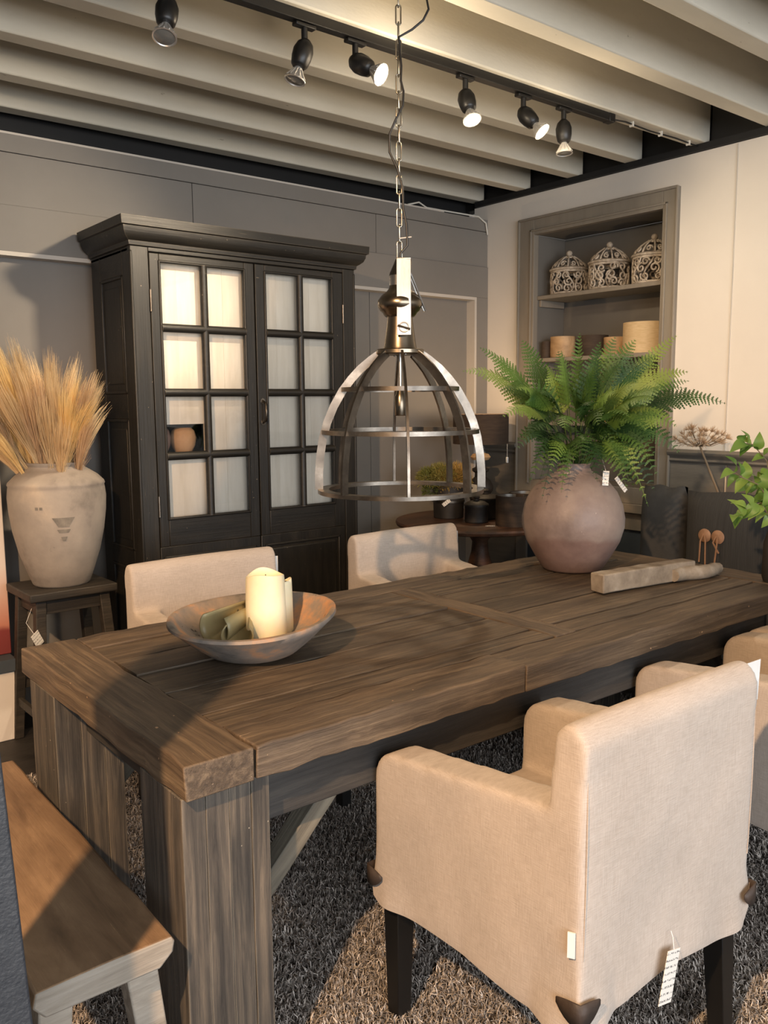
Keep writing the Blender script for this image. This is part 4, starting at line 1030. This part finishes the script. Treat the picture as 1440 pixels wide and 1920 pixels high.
ftips = [  # (right, up, toward viewer) metres from the mouth, lift of the arch, half width, tone
    (-.44, .37, .05, .20, .085, 2), (-.37, .46, .0, .12, .085, 0), (-.31, .42, -.08, .10, .085, 0), (-.30, .20, .15, .22, .08, 2), (-.26, .30, .20, .18, .09, 0),
    (-.20, .49, -.05, .06, .085, 0), (-.08, .44, .10, .10, .08, 0), (.0, .51, .05, .04, .07, 0), (.06, .47, .12, .06, .075, 1), (.16, .50, -.05, .06, .085, 0),
    (.20, .48, .08, .08, .085, 0), (.38, .50, .0, .08, .095, 2), (.28, .42, .10, .16, .09, 0), (.40, .36, .08, .18, .09, 2), (.44, .30, -.05, .20, .085, 0),
    (.56, .24, .05, .24, .085, 1), (.47, .33, -.1, .16, .08, 0), (.36, .06, .14, .28, .09, 1), (.27, -.02, .17, .30, .085, 0), (.22, -.10, .20, .30, .08, 2),
    (.20, -.07, .12, .28, .075, 0), (-.08, -.02, .22, .24, .075, 0), (-.16, -.03, .15, .24, .07, 1), (-.19, .03, .18, .22, .075, 1), (-.24, .08, .12, .22, .08, 1),
    (.10, .12, .28, .22, .085, 1), (.02, .17, .28, .22, .085, 1), (-.10, .16, .27, .22, .085, 0), (.20, .16, .26, .22, .09, 0), (.28, .20, .22, .22, .09, 2),
    (.08, .28, .25, .16, .09, 0), (-.05, .30, .24, .16, .09, 0), (-.17, .28, .22, .18, .09, 1), (.18, .32, .2, .14, .095, 2), (.30, .30, .18, .16, .09, 0),
    (.14, .40, .12, .1, .085, 1), (-.14, .39, .12, .10, .085, 2), (.03, .38, .16, .10, .085, 0), (.25, .24, -.15, .2, .09, 1), (-.2, .25, -.15, .2, .09, 1), (.05, .38, -.15, .12, .09, 1),
    (.1, .1, .18, .2, .08, 1), (0, .08, .2, .2, .08, 1), (-.12, .08, .16, .2, .08, 1), (.3, .12, .05, .24, .09, 1), (-.3, .3, .08, .18, .085, 1), (.22, .05, .22, .24, .08, 0), (-.05, .45, -.1, .06, .08, 1), (.33, .43, -.1, .1, .085, 1), (.12, .02, .22, .2, .07, 2),
  (.05, .0, .25, .24, .08, 1), (-.03, .04, .26, .24, .08, 1), (.15, -.04, .24, .26, .08, 0), (-.14, .0, .24, .24, .07, 0), (.25, .06, .2, .26, .09, 1), (-.22, .14, .22, .2, .08, 1), (.0, .12, -.2, .2, .09, 1), (.2, .1, -.2, .2, .09, 1), (-.2, .1, -.15, .2, .09, 1), (.34, .16, .15, .22, .09, 0), (.12, .2, .3, .2, .085, 0), (-.16, -.10, .2, .26, .075, 1), (-.10, -.07, .25, .25, .08, 0), (.02, -.03, .28, .25, .075, 1), (.14, -.06, .24, .26, .08, 0), (.23, -.13, .2, .3, .085, 0), (.27, -.08, .14, .28, .085, 1), (-.20, -.04, .16, .24, .075, 0), (-.02, .24, .3, .18, .085, 1), (.22, .26, .26, .18, .085, 2)]
for i, (a, b, c, lift, wd, tone) in enumerate(ftips):
    P2 = IR*a-IF*c+Vector((0, 0, b)); h = Vector((P2.x, P2.y, 0))
    P1 = h*.45+Vector((0, 0, max(b, 0)*.55+lift))
    P0 = Vector((h.x*.06, h.y*.06, -.06))
    me = frond(P0, P1, P2, random.uniform(.38, .52), wd*random.uniform(.72, 1.0), i+11)
    mesh_obj('frond', me, M[('fern', 'fern_d', 'fern_y')[tone]], fb)

# driftwood pieces
lg = tag(board('wooden_block', .475, .062, .066, M['log'], None, (1.948, .352, TZ+.038), (0, .0, -.12), .0016, 10, .005, 77), 'squared grey weathered wooden block lying before the fern vase', 'wood block')
mm = MB(); rd = random.Random(5); pts = []
for i in range(9): pts.append((-.13+.26*i/8, .01*math.sin(i), .001*rd.uniform(-1, 1)))
mm.tube(pts, [.022, .026, .027, .028, .026, .027, .024, .025, .019], 9)
ds = mm.build('driftwood_stick', M['log'], None, (2.185, .285, TZ+.028), (0, 0, -.14), smooth=50)
tag(ds, 'thin rough driftwood stick behind the right end of the squared block', 'driftwood')

# ================================================================== BOWL WITH CANDLES
BX, BY, BA = .472, .565, math.atan2(-.378, .926)
bw = thing('wooden_bowl', 'large oval scorched bowl with candles on the table', 'bowl', (BX, BY, TZ+.002), BA)
prof = [(0, 0), (.50, 0), (.56, .006), (.74, .038), (.90, .070), (1.0, .089), (.995, .097), (.95, .098), (.92, .093), (.84, .070), (.68, .040), (.50, .024), (0, .020)]
bm_ = MB(); bm_.lathe([(r*.232, z) for r, z in prof], 72, ex=.96, ey=1.10, wob=.006)
for v in bm_.bm.verts:
    v.co.z += .008*(v.co.z/.11)*abs(v.co.x/.23)**2+.014*(v.co.z/.1)*(v.co.x/.23)
bm_.build('body', M['bowl'], bw, smooth=60)
def candle(loc, r, h, label, seed, tilt=0):
    rd = random.Random(seed)
    t = thing('pillar_candle', label, 'candle', loc, rd.random()*6, 'candles in the bowl')
    mm = MB(); mm.lathe([(0, 0), (r*1.02, 0), (r*1.03, h*.2), (r, h*.6), (r*.97, h*.94), (r*.95, h), (r*.90, h+.001), (r*.84, h-.010), (r*.5, h-.020), (0, h-.022)], 40)
    for v in mm.bm.verts:
        a = math.atan2(v.co.y, v.co.x)
        if v.co.z > h*.85 and math.hypot(v.co.x, v.co.y) > r*.8: v.co.z += (.006*math.sin(2*a+seed)+.0025*math.sin(3*a))*(v.co.z-h*.85)/(h*.15)
        k = 1+.018*math.sin(3*a+v.co.z*18)
        v.co.x *= k; v.co.y *= k
    mm.build('wax', M['wax'], t, smooth=60)
    MB().tube([(0, 0, h-.024), (.002, 0, h-.008), (.004, 0, h-.002)], .0014, 5).build('wick', M['black'], t)
    return t
candle((.506, .545, TZ+.024), .053, .183, 'thick ivory pillar candle standing in the bowl', 1)
candle((.575, .585, TZ+.024), .034, .150, 'slimmer ivory candle behind the thick candle in the bowl', 2)
# curled dry pods
for i, (x, y, rz, s, lb) in enumerate(((.435, .60, .3, 1.0, 'curled olive dry pod left of the thick candle, mouth open'), (.43, .55, .9, .8, 'shiny rolled olive pod lying against the thick candle'))):
    mm = MB(); n = 14
    rows = []
    for a in range(9):
        t = a/8; row = []
        for k in range(n+1):
            th = -2.4+4.8*k/n
            rr = (.042-.020*t)*s*(1+.25*abs(th)/2.4)
            row.append(mm.bm.verts.new((-.07*s+.15*s*t, rr*math.sin(th)*1.1, .046*s+rr*(-math.cos(th))+.03*t)))
        rows.append(row)
    for r0, r1 in zip(rows[:-1], rows[1:]):
        for k in range(n): mm.bm.faces.new((r0[k], r0[k+1], r1[k+1], r1[k]))
    o = mm.build('dry_pod', M['olivewax'], None, (x, y, TZ+.024), (0, 0, rz), smooth=80)
    so = o.modifiers.new('s', 'SOLIDIFY'); so.thickness = .004
    tag(o, lb, 'dried pod', 'dry pods in the bowl')

# ================================================================== PENDANT LAMP
PX, PY = 1.059, .641
pd = thing('pendant_lamp', 'big cage pendant lamp of steel hoops hanging over the table', 'pendant lamp', (PX, PY, 1.15))
zz0 = 1.15
va = math.atan2(CAM.y-PY, CAM.x-PX)     # towards the viewer
ribp = [(.060, 1.575), (.088, 1.556), (.122, 1.528), (.150, 1.498), (.178, 1.462), (.205, 1.415), (.226, 1.366), (.240, 1.318), (.249, 1.262), (.2535, 1.21), (.254, 1.160)]
for k in range(8):
    th = va+math.radians(5)+k*PI/4; c, s = math.cos(th), math.sin(th)
    pts = [(r*c, r*s, z-zz0) for r, z in ribp]
    MB().bar(pts, [(c, s, .0) if i > 6 else (c, s, .6) for i in range(len(pts))], .0125, .0038).build('rib', M['iron'], pd, smooth=35)
def hoop(z, ro, wdt, h):
    MB().lathe([(ro-wdt, z-zz0-h), (ro, z-zz0-h), (ro, z-zz0+h), (ro-wdt, z-zz0+h), (ro-wdt, z-zz0-h)], 72).build('hoop', M['iron'], pd, smooth=30)
hoop(1.155, .258, .034, .006); hoop(1.337, .243, .011, .0065); hoop(1.466, .181, .011, .0065)
cap = MB().lathe([(0, .421), (.070, .421), (.073, .424), (.073, .434), (.070, .437), (.052, .438), (.050, .445), (.042, .50), (.038, .535), (.0, .536)], 48)
cap.build('cap', M['antique'], pd, smooth=35)
MB().lathe([(0, .533), (.044, .534), (.050, .540), (.052, .545), (.060, .552), (.068, .566), (.067, .582), (.055, .598), (.040, .609), (.033, .618), (.030, .63), (0, .63)], 48).build('dome', M['antique'], pd, smooth=35)
MB().lathe([(0, .615), (.031, .615), (.031, .658), (0, .658)], 32).build('collar', M['steel'], pd, smooth=35)
MB().lathe([(0, .656), (.032, .656), (.030, .664), (.018, .69), (.012, .705), (0, .706)], 32).build('cable_gland', M['plastic'], pd, smooth=35)
vdir = Vector((math.cos(va), math.sin(va), 0)); sdir = Vector((-math.sin(va), math.cos(va), 0))   # sdir: image-left when seen from the viewer? fixed below
rt = Vector((math.sin(YAW), -math.cos(YAW), 0))
def P(f, r_, z): q = vdir*f+rt*r_; return (q.x, q.y, z)
MB().bar([P(.060, .012, .475), P(.060, .012, .60), P(.060, .012, .698)], tuple(rt), .0215, .0022).build('hanger_strap', M['steel'], pd, bevel=.001)
MB().bar([P(.062, .012, .697), P(-.055, .016, .697)], tuple(rt), .0215, .0022).build('hanger_top', M['steel'], pd, bevel=.001)
MB().bar([P(-.056, .018, .697), P(-.060, .055, .600), P(-.060, .075, .555)], tuple(vdir), .012, .0022).build('hanger_strap', M['steel'], pd, bevel=.001)
MB().bar([P(.03, .030, .665), P(.01, .058, .60), P(-.01, .078, .553)], tuple(vdir), .010, .002).build('hanger_stay', M['steel'], pd, bevel=.001)
mm = MB(); ring = [P(.0635, .012+.014*math.cos(a), .498+.014*math.sin(a)) for a in np.linspace(0, 2*PI, 21)[:-1]]
mm.tube(ring, .0018, 6, closed=True); mm.tube([P(.064, -.006, .503), P(.0665, .012, .498), P(.064, .030, .492)], [.004, .003, .004], 6)
mm.build('wing_screw', M['iron'], pd, smooth=50)
MB().tube([(0, 0, .423), (0, 0, .315)], .0055, 10).build('socket_rod', M['steel'], pd, smooth=60)
MB().lathe([(0, .235), (.017, .235), (.0185, .238), (.0185, .29), (.014, .302), (.011, .312), (0, .314)], 28).build('lamp_socket', M['antique'], pd, smooth=40)
for k in range(6):
    a = va+k*PI/3+.3; MB().lathe([(0, -.004), (.0035, -.003), (.004, 0), (0, 0)], 8).build('screw', M['steel'], pd, (.055*math.cos(a), .055*math.sin(a), .421), smooth=60)
# chain: every link a piece
zl = .708; pitch = .0475; lw, ll, wr = .0075, .0275, .0024
lme = None
for k in range(18):
    if lme is None:
        pts = []
        for i in range(20):
            a = 2*PI*i/20; zc_ = (ll-lw) if math.sin(a) >= 0 else -(ll-lw)
            pts.append((lw*math.cos(a), 0, zc_*1.0+lw*math.sin(a)))
        b = MB(); b.tube(pts, wr, 8, closed=True); o = b.build('chain_link', M['chain'], pd, smooth=60); lme = o.data
    else: o = mesh_obj('chain_link', lme, None, pd)
    o.location = (0, 0, zl+.022+k*pitch); o.rotation_euler = (0, 0, YAW-PI/2+(PI/2 if k % 2 else .08)+random.uniform(-.12, .12))
ztop = zl+.022+17*pitch+.0275
MB().tube([(0, 0, ztop-.006), (.0, .012, ztop+.02), (0, .02, 1.56)], .004, 8).build('ceiling_hook', M['steel'], pd, smooth=60)
def Q(px, z): q = rt*px+vdir*.012; return (q.x, q.y, z-zz0)
cab = [Q(0, 1.85), Q(.004, 1.87), Q(.024, 1.892), Q(.022, 1.95), Q(.012, 2.0), Q(.010, 2.06), Q(-.004, 2.11), Q(-.028, 2.16), Q(-.028, 2.21), Q(-.010, 2.25), Q(.012, 2.29), Q(.014, 2.33), Q(.006, 2.36), Q(.008, 2.40), Q(.004, 2.44), Q(.002, 2.48), Q(.04, 2.50), Q(.072, 2.525), Q(.088, 2.555), Q(.082, 2.585), Q(.05, 2.597), Q(.015, 2.600), Q(.006, 2.65), Q(.004, 2.71)]
MB().tube(cab, .0034, 8).build('cable', M['plastic'], pd, smooth=60)
MB().tube([Q(.0, 1.913), Q(.018, 1.915), Q(.036, 1.917)], .0016, 5).build('zip_tie', M['bulb_wire'], pd)

# ================================================================== ROUND SIDE TABLE AND WHAT STANDS ON IT
RTX, RTY, RTZ = 2.86, 2.07, .75
rt_ = thing('round_side_table', 'round brown wooden pedestal table in the corner of the two walls', 'side table', (RTX, RTY, 0))
top = MB().lathe([(0, RTZ-.035), (.46, RTZ-.035), (.485, RTZ-.028), (.49, RTZ-.014), (.485, RTZ-.003), (.47, RTZ), (0, RTZ)], 72).build('table_top', M['brown_wood'], rt_, smooth=40)
MB().lathe([(0, .10), (.07, .10), (.075, .14), (.05, .20), (.042, .30), (.07, .40), (.078, .46), (.05, .56), (.045, .62), (.085, .68), (.09, RTZ-.035), (0, RTZ-.035)], 32).build('pedestal', M['brown_wood'], rt_, smooth=50)
for k in range(3):
    a = k*2.094+.4; c, s = math.cos(a), math.sin(a)
    MB().bar([(.05*c, .05*s, .18), (.16*c, .16*s, .15), (.27*c, .27*s, .06), (.33*c, .33*s, .022)], (0, 0, 1), .022, .02).build('foot', M['brown_wood'], rt_, bevel=.004)
ptr = thing('black_planter', 'black banded planter bucket on the round table', 'planter', (2.765, 2.235, RTZ))
MB().lathe([(0, 0), (.083, 0), (.087, .004), (.090, .10), (.095, .19), (.088, .19), (.083, .10), (.078, .02), (0, .02)], 40).build('bucket', M['blackpot'], ptr, smooth=40)
MB().lathe([(.090, .092), (.0945, .094), (.0945, .106), (.090, .108)], 40).build('band', M['iron'], ptr, smooth=40)
def moss(center, r, mat, n, seed, parent):
    rd = random.Random(seed); bm = bmesh.new()
    for k in range(n):
        z = rd.uniform(-.45, 1); a = rd.uniform(0, 2*PI); q = math.sqrt(max(0, 1-z*z))
        d = Vector((q*math.cos(a), q*math.sin(a), z)); b0 = Vector(center)+d*r*rd.uniform(.35, .8)
        for h in range(3):
            e = b0+(d+Vector((rd.uniform(-.8, .8), rd.uniform(-.8, .8), rd.uniform(-.6, .8)))).normalized()*r*rd.uniform(.2, .42)
            wv = Vector((rd.uniform(-1, 1), rd.uniform(-1, 1), rd.uniform(-1, 1))).normalized()*.0022
            md = b0.lerp(e, .55)
            bm.faces.new([bm.verts.new(p) for p in (b0, md+wv, e, md-wv)])
    me = bpy.data.meshes.new('moss'); bm.to_mesh(me); bm.free()
    o = mesh_obj('moss', me, mat, parent); o['kind'] = 'stuff'; return o
M['moss_y'] = mat_leaf('moss_yellow', S(168, 140, 72), S(196, 166, 96), .2, .8, .2)
ms = thing('moss_plant', 'bushy green and yellow moss plant spilling from the black planter', 'plant', (2.765, 2.235, RTZ+.15))
o_ = IR
for (u, z, r, mt, n, sd_) in ((-.115, .075, .075, 'moss', 700, 1), (-.04, .085, .085, 'moss', 800, 2), (.04, .085, .085, 'moss_y', 800, 3), (.0, .06, .08, 'moss_y', 500, 4), (.085, .06, .055, 'moss_y', 300, 5), (-.10, .01, .06, 'moss', 300, 6)):
    c = IR*u-IF*.03; moss((c.x, c.y, z), r*1.15, M[mt], n, sd_, ms)
def lidpot(loc, r, h, label):
    t = thing('lidded_pot', label, 'pot', loc, 0, 'black lidded pots on the round table')
    MB().lathe([(0, 0), (r*.92, 0), (r, .006), (r, h*.9), (r*1.02, h*.92), (r*1.02, h), (r*.9, h), (r*.9, .01), (0, .01)], 36).build('body', M['blackpot'], t, smooth=40)
    MB().lathe([(0, h), (r*1.06, h), (r*1.06, h+.008), (r*.75, h+.022), (r*.25, h+.030), (r*.2, h+.036), (r*.3, h+.048), (r*.2, h+.056), (0, h+.057)], 36).build('lid', M['blackpot'], t, smooth=40)
lidpot((2.745, 1.985, RTZ), .066, .095, 'small black lidded pot at the front of the round table')
lidpot((2.90, 2.07, RTZ), .085, .115, 'larger black lidded pot behind the small pot')
G3 = 'dark drum shades on the round table'
shade((2.815, 1.775, RTZ), .094, .165, 'shade_dark', 'dark drum shade with silver lining in front, left of the fern vase', G3)
shade((2.99, 1.83, RTZ), .10, .165, 'shade_dark', 'second dark drum shade, half hidden behind the first one', G3)
tl = thing('table_lamp', 'table lamp with dark drum shade and turned black base on the round table', 'table lamp', (3.008, 2.215, RTZ))
MB().lathe([(0, 0), (.075, 0), (.08, .012), (.06, .03), (.03, .045), (.028, .07), (.045, .10), (.075, .145), (.078, .17), (.060, .205), (.035, .225), (.034, .25), (.05, .262), (.05, .275), (.03, .285), (.025, .33), (0, .33)], 40).build('base', M['blackpot'], tl, smooth=40)
MB().lathe([(0, .325), (.05, .328), (.062, .345), (.05, .362), (.02, .37), (0, .37)], 12).build('wooden_collar', M['shade_wood'], tl, smooth=30)
MB().lathe([(.165, .425), (.165, .60), (.161, .60), (.161, .425), (.165, .425)], 56).build('lamp_shade', M['shade_dark'], tl, smooth=40)
MB().tube([(0, 0, .37), (0, 0, .50)], .008, 8).build('lamp_stem', M['steel'], tl, smooth=60)
sp3 = MB()
for k in range(3): sp3.tube([(0, 0, .44), (.163*math.cos(k*2.094), .163*math.sin(k*2.094), .44)], .002, 5)
sp3.build('shade_spider', M['steel'], tl)
MB().lathe([(0, .49), (.012, .49), (.03, .53), (.028, .555), (.012, .575), (0, .577)], 20).build('light_bulb', M['bulb_lamp'] if 'bulb_lamp' in M else mat_emit('warm_bulb_glass', (1, .75, .45, 1), 12), tl, smooth=60)
pull = IR*.155-IF*.03
MB().tube([(pull.x, pull.y, .43), (pull.x, pull.y, .345)], .0012, 5).build('pull_cord', M['white'], tl)
MB().box((pull.x-.006, pull.y-.006, .31), (pull.x+.006, pull.y+.006, .345)).build('pull_toggle', M['white'], tl, bevel=.003)
point('table_lamp_light', (3.008, 2.215, RTZ+.60), 4.0, (1.0, .70, .40), .03)

# ================================================================== DARK SOFA BEHIND THE TABLE END
so_ = thing('dark_sofa', 'charcoal high-backed sofa along the right wall behind the table end', 'sofa', (3.0, .2, 0))
def sofabox(nm, lo, hi, mat, bev):
    return MB().box(lo, hi).build(nm, M[mat], so_, bevel=bev, bseg=4)
sofabox('back', (-.02, -1.35, .06), (.16, .86, .98), 'sofa_plain', .03)
sofabox('seat', (-.34, -1.35, .12), (-.02, .86, .44), 'sofa_plain', .03)
for y in (-1.30, .80):
    for x in (-.30, .12): MB().frustum((x, y, 0), (.02, .02), (x, y, .13), (.026, .026)).build('leg', M['legblack'], so_)
def pillow(nm, y0, y1, z0, z1, xf, mat, label=None):
    bm = bmesh.new(); n = 14; F_ = []
    for side in (0, 1):
        G = []
        for i in range(n+1):
            row = []
            for j in range(n+1):
                u, v = -1+2*i/n, -1+2*j/n
                th = .075*((1-u**4)*(1-v**4))**.5
                y = (y0+y1)/2+u*(y1-y0)/2*(1-.03*(1-v*v)*0); z = (z0+z1)/2+v*(z1-z0)/2
                row.append(bm.verts.new((xf+(-th if side == 0 else th)-.0, y, z+.006*math.sin(6*u)*(1 if v > .9 else 0))))
            G.append(row)
        for i in range(n):
            for j in range(n): bm.faces.new((G[i][j], G[i+1][j], G[i+1][j+1], G[i][j+1]))
    bmesh.ops.remove_doubles(bm, verts=bm.verts, dist=1e-5); bmesh.ops.recalc_face_normals(bm, faces=bm.faces)
    me = bpy.data.meshes.new(nm); bm.to_mesh(me); bm.free()
    return mesh_obj(nm, me, M[mat], None, smooth=70)
c1 = pillow('sofa_cushion', .79, 1.02, .50, 1.02, 2.93, 'sofa_plain'); tag(c1, 'plain charcoal cushion standing at the left end of the sofa', 'cushion', 'cushions on the dark sofa')
c2r = thing('sofa_cushion', 'ribbed charcoal cushion with two tan leather buttons on the sofa', 'cushion', (2.90, .30, .45), 0, 'cushions on the dark sofa')
c2 = pillow('cushion_body', -.16, .47, .0, .565, 0, 'sofa'); c2.parent = c2r
for k, y in enumerate((.335, .272)):
    b = MB().lathe([(0, 0), (.029, .0), (.031, .004), (.027, .009), (0, .010)], 24).build('leather_button', M['tan'], c2r, (-.0735, y, .375), (0, -PI/2, 0), smooth=50)
    for dy, dz in ((.010, -.12), (-.010, -.13)) if k == 0 else ((.012, -.07), (-.004, -.13)):
        MB().bar([(-.084, y+dy*.4, .378), (-.090, y+dy*1.2, .35), (-.090, y+dy*(1.5 if k == 0 else -1.2), .375+dz)], (0, 1, 0), .0035, .0012).build('leather_lace', M['tan'], c2r)

# dried umbel leaning behind the sofa
um = thing('dried_umbel', 'dried beige hogweed seed head leaning up behind the dark sofa', 'dried flower', (3.25, .66, .0))
hub = Vector((-.05, .24, 1.20))
MB().tube([(.0, 0, .0), (-.02, .06, .55), (-.04, .14, .98), tuple(hub)], [.007, .007, .006, .005], 8).build('stem', M['twig'], um, smooth=60)
rd = random.Random(9); mm = MB(); heads = []
for k in range(30):
    a = rd.uniform(0, 2*PI); e = rd.uniform(.15, 1.1)
    d = Vector((math.cos(a)*math.cos(e)*.7, math.sin(a)*math.cos(e), math.sin(e)*.75)); L = rd.uniform(.09, .16)
    tip = hub+d*L+Vector((0, .02, .0)); heads.append((tip, d))
    mm.tube([tuple(hub), tuple(hub.lerp(tip, .6)+Vector((0, 0, -.01))), tuple(tip)], .0014, 4)
mm.build('rays', M['twig'], um)
mm = MB()
for tip, d in heads:
    for j in range(34):
        e = (d+Vector((rd.uniform(-.9, .9), rd.uniform(-.9, .9), rd.uniform(-.5, .9)))).normalized()*rd.uniform(.016, .042)
        wv = e.cross(Vector((rd.uniform(-1, 1), rd.uniform(-1, 1), rd.uniform(-1, 1)))).normalized()*.0018
        mm.quad(tip, tip+e*.6+wv, tip+e, tip+e*.6-wv)
mm.build('seed_head', M['umbel'], um, fix=False)['kind'] = 'stuff'

# leafy branch in a glass vase at the far table corner, just past the frame
lv = thing('branch_vase', 'slim dark vase at the right table end holding the leafy branch', 'vase', (2.355, .085, TZ+.002))
MB().lathe([(0, 0), (.036, 0), (.042, .02), (.040, .14), (.026, .19), (.024, .22), (.028, .225), (.022, .224), (.022, .19), (.035, .13), (.034, .01), (0, .01)], 32).build('body', M['blackpot'], lv, smooth=50)
lb_ = thing('leafy_branch', 'fresh green leafy branch reaching in from the right edge', 'branch', (2.355, .085, TZ+.15))
def leaf_mesh(L, W):
    bm = bmesh.new(); n = 6; rows = []
    for i in range(n+1):
        t = i/n; wv = W*math.sin(PI*t**.8)**.9 if 0 < t < 1 else 0.0005
        z = .012*math.sin(PI*t)-.02*t*t
        rows.append([bm.verts.new((L*t, -wv, z+.18*wv)), bm.verts.new((L*t, 0, z)), bm.verts.new((L*t, wv, z+.18*wv))])
    for a, b in zip(rows[:-1], rows[1:]):
        for k in range(2): bm.faces.new((a[k], a[k+1], b[k+1], b[k]))
    me = bpy.data.meshes.new('leaf'); bm.to_mesh(me); bm.free()
    for p in me.polygons: p.use_smooth = True
    me.materials.append(M['leaf']); return me
LM = leaf_mesh(.062, .019)
rd = random.Random(21)
def W(u, z, d): q = IR*u-IF*d; return Vector((q.x, q.y, z-.15))
twigs = [[W(0, .10, 0), W(-.02, .30, .02), W(-.06, .44, .03), W(-.12, .50, .05), W(-.16, .505, .05)],
         [W(0, .10, 0), W(-.04, .28, .05), W(-.10, .36, .07), W(-.17, .39, .08), W(-.215, .42, .08)],
         [W(0, .10, 0), W(-.05, .24, .06), W(-.10, .30, .09), W(-.15, .285, .1), W(-.19, .25, .11)],
         [W(0, .10, 0), W(-.03, .30, .0), W(-.06, .36, .02), W(-.10, .36, .04)],
         [W(0, .10, 0), W(.03, .30, -.02), W(.05, .42, 0), W(.08, .50, .02)]]
mm = MB()
for tw in twigs: mm.tube(tw, [.0028]+[.002]*(len(tw)-2)+[.001], 5)
mm.build('twig', M['twig'], lb_, smooth=60)
for tw in twigs:
    n = 9
    for k in range(2, n+1):
        t = k/n*(len(tw)-1); i = min(int(t), len(tw)-2); p = tw[i].lerp(tw[i+1], t-i); tg = (tw[i+1]-tw[i]).normalized()
        for s in (-1, 1):
            if rd.random() < .15: continue
            d = (tg*.6+IR*s*rd.uniform(.2, .8)*.7+Vector((0, 0, s*.5+rd.uniform(-.5, .3)))-IF*rd.uniform(-.2, .5)).normalized()
            nrm = (Vector((0, 0, 1))-IF*rd.uniform(.3, 1.0)+IR*rd.uniform(-.4, .4)); y = nrm.cross(d).normalized(); z = d.cross(y)
            o = mesh_obj('leaf', LM, None, lb_); s_ = rd.uniform(.75, 1.15)
            mt = Matrix((d, y, z)).transposed().to_4x4(); mt.translation = p
            o.matrix_local = mt @ Matrix.Scale(s_, 4)

# ================================================================== PRICE TAGS AND CARDS
GT = 'price tags and cards'
def card(name, label, loc, rot, w_, h_, mat='tag', string=None):
    t = thing(name, label, 'price tag', loc, 0, GT)
    MB().box((-w_/2, -.0006, -h_), (w_/2, .0006, 0)).build('card', M[mat], t, rot=rot)
    if string: MB().tube([(0, 0, -.004)]+string, .0008, 4).build('string', M['white'], t)
    return t
card('price_card', 'blank white card tucked behind the top right corner of the nearest armchair', (1.092, -.50, .868), (.0, .08, .1), .07, .09, 'white')
card('price_card', 'white card at the top right edge of the far left armchair', (1.074, 1.43, .835), (0, 0, -.5), .03, .12, 'white')
card('price_card', 'white card at the top right edge of the far armchair before the round table', (2.045, 1.43, .835), (0, 0, -.5), .03, .12, 'white')
card('price_tag', 'printed hang tag dangling from the hem of the nearest armchair', (.748, -.545, .372), (0, .28, .05), .048, .105, 'tag', [(.004, .006, .02), (.006, .012, .03)])
card('price_tag', 'small tag hanging from the dark stool', (.335, 2.035, .53), (0, -.5, .5), .042, .062, 'tag', [(-.02, .03, .04), (.01, .05, .09)])
card('price_tag', 'small tag hanging on the black planter', (2.695, 2.150, .865), (0, .9, -.8), .022, .05, 'tag', [(.01, .02, .05)])
card('price_tag', 'white tag hanging among the fern stems above the vase shoulder', (2.0, .565, 1.165), (0, .05, -.6), .024, .055, 'tag', [(.01, .03, .05)])
card('price_tag', 'long pale tag lying on the right shoulder of the fern vase', (2.075, .575, 1.135), (.4, -.75, -.6), .016, .085, 'tag')
t = card('price_tag', 'small tag lying on the round table before the drum shade', (2.70, 1.80, RTZ+.003), (PI/2, 0, .9), .02, .05, 'tag')

# white cable lying over the wall top in the corner
wc = MB().tube([(2.78, YB+.03, 2.590), (2.86, YB+.02, 2.612), (2.93, YB+.03, 2.592), (3.05, YB+.02, 2.589), (3.22, YB+.015, 2.589), (3.34, YB-.004, 2.585), (3.40, YB-.012, 2.55), (3.415, YB-.012, 2.48)], .005, 8).build('white_cable', M['bulb_wire'], None, smooth=60)
tag(wc, 'thin white cable looping over the top of the grey wall in the corner', 'cable')
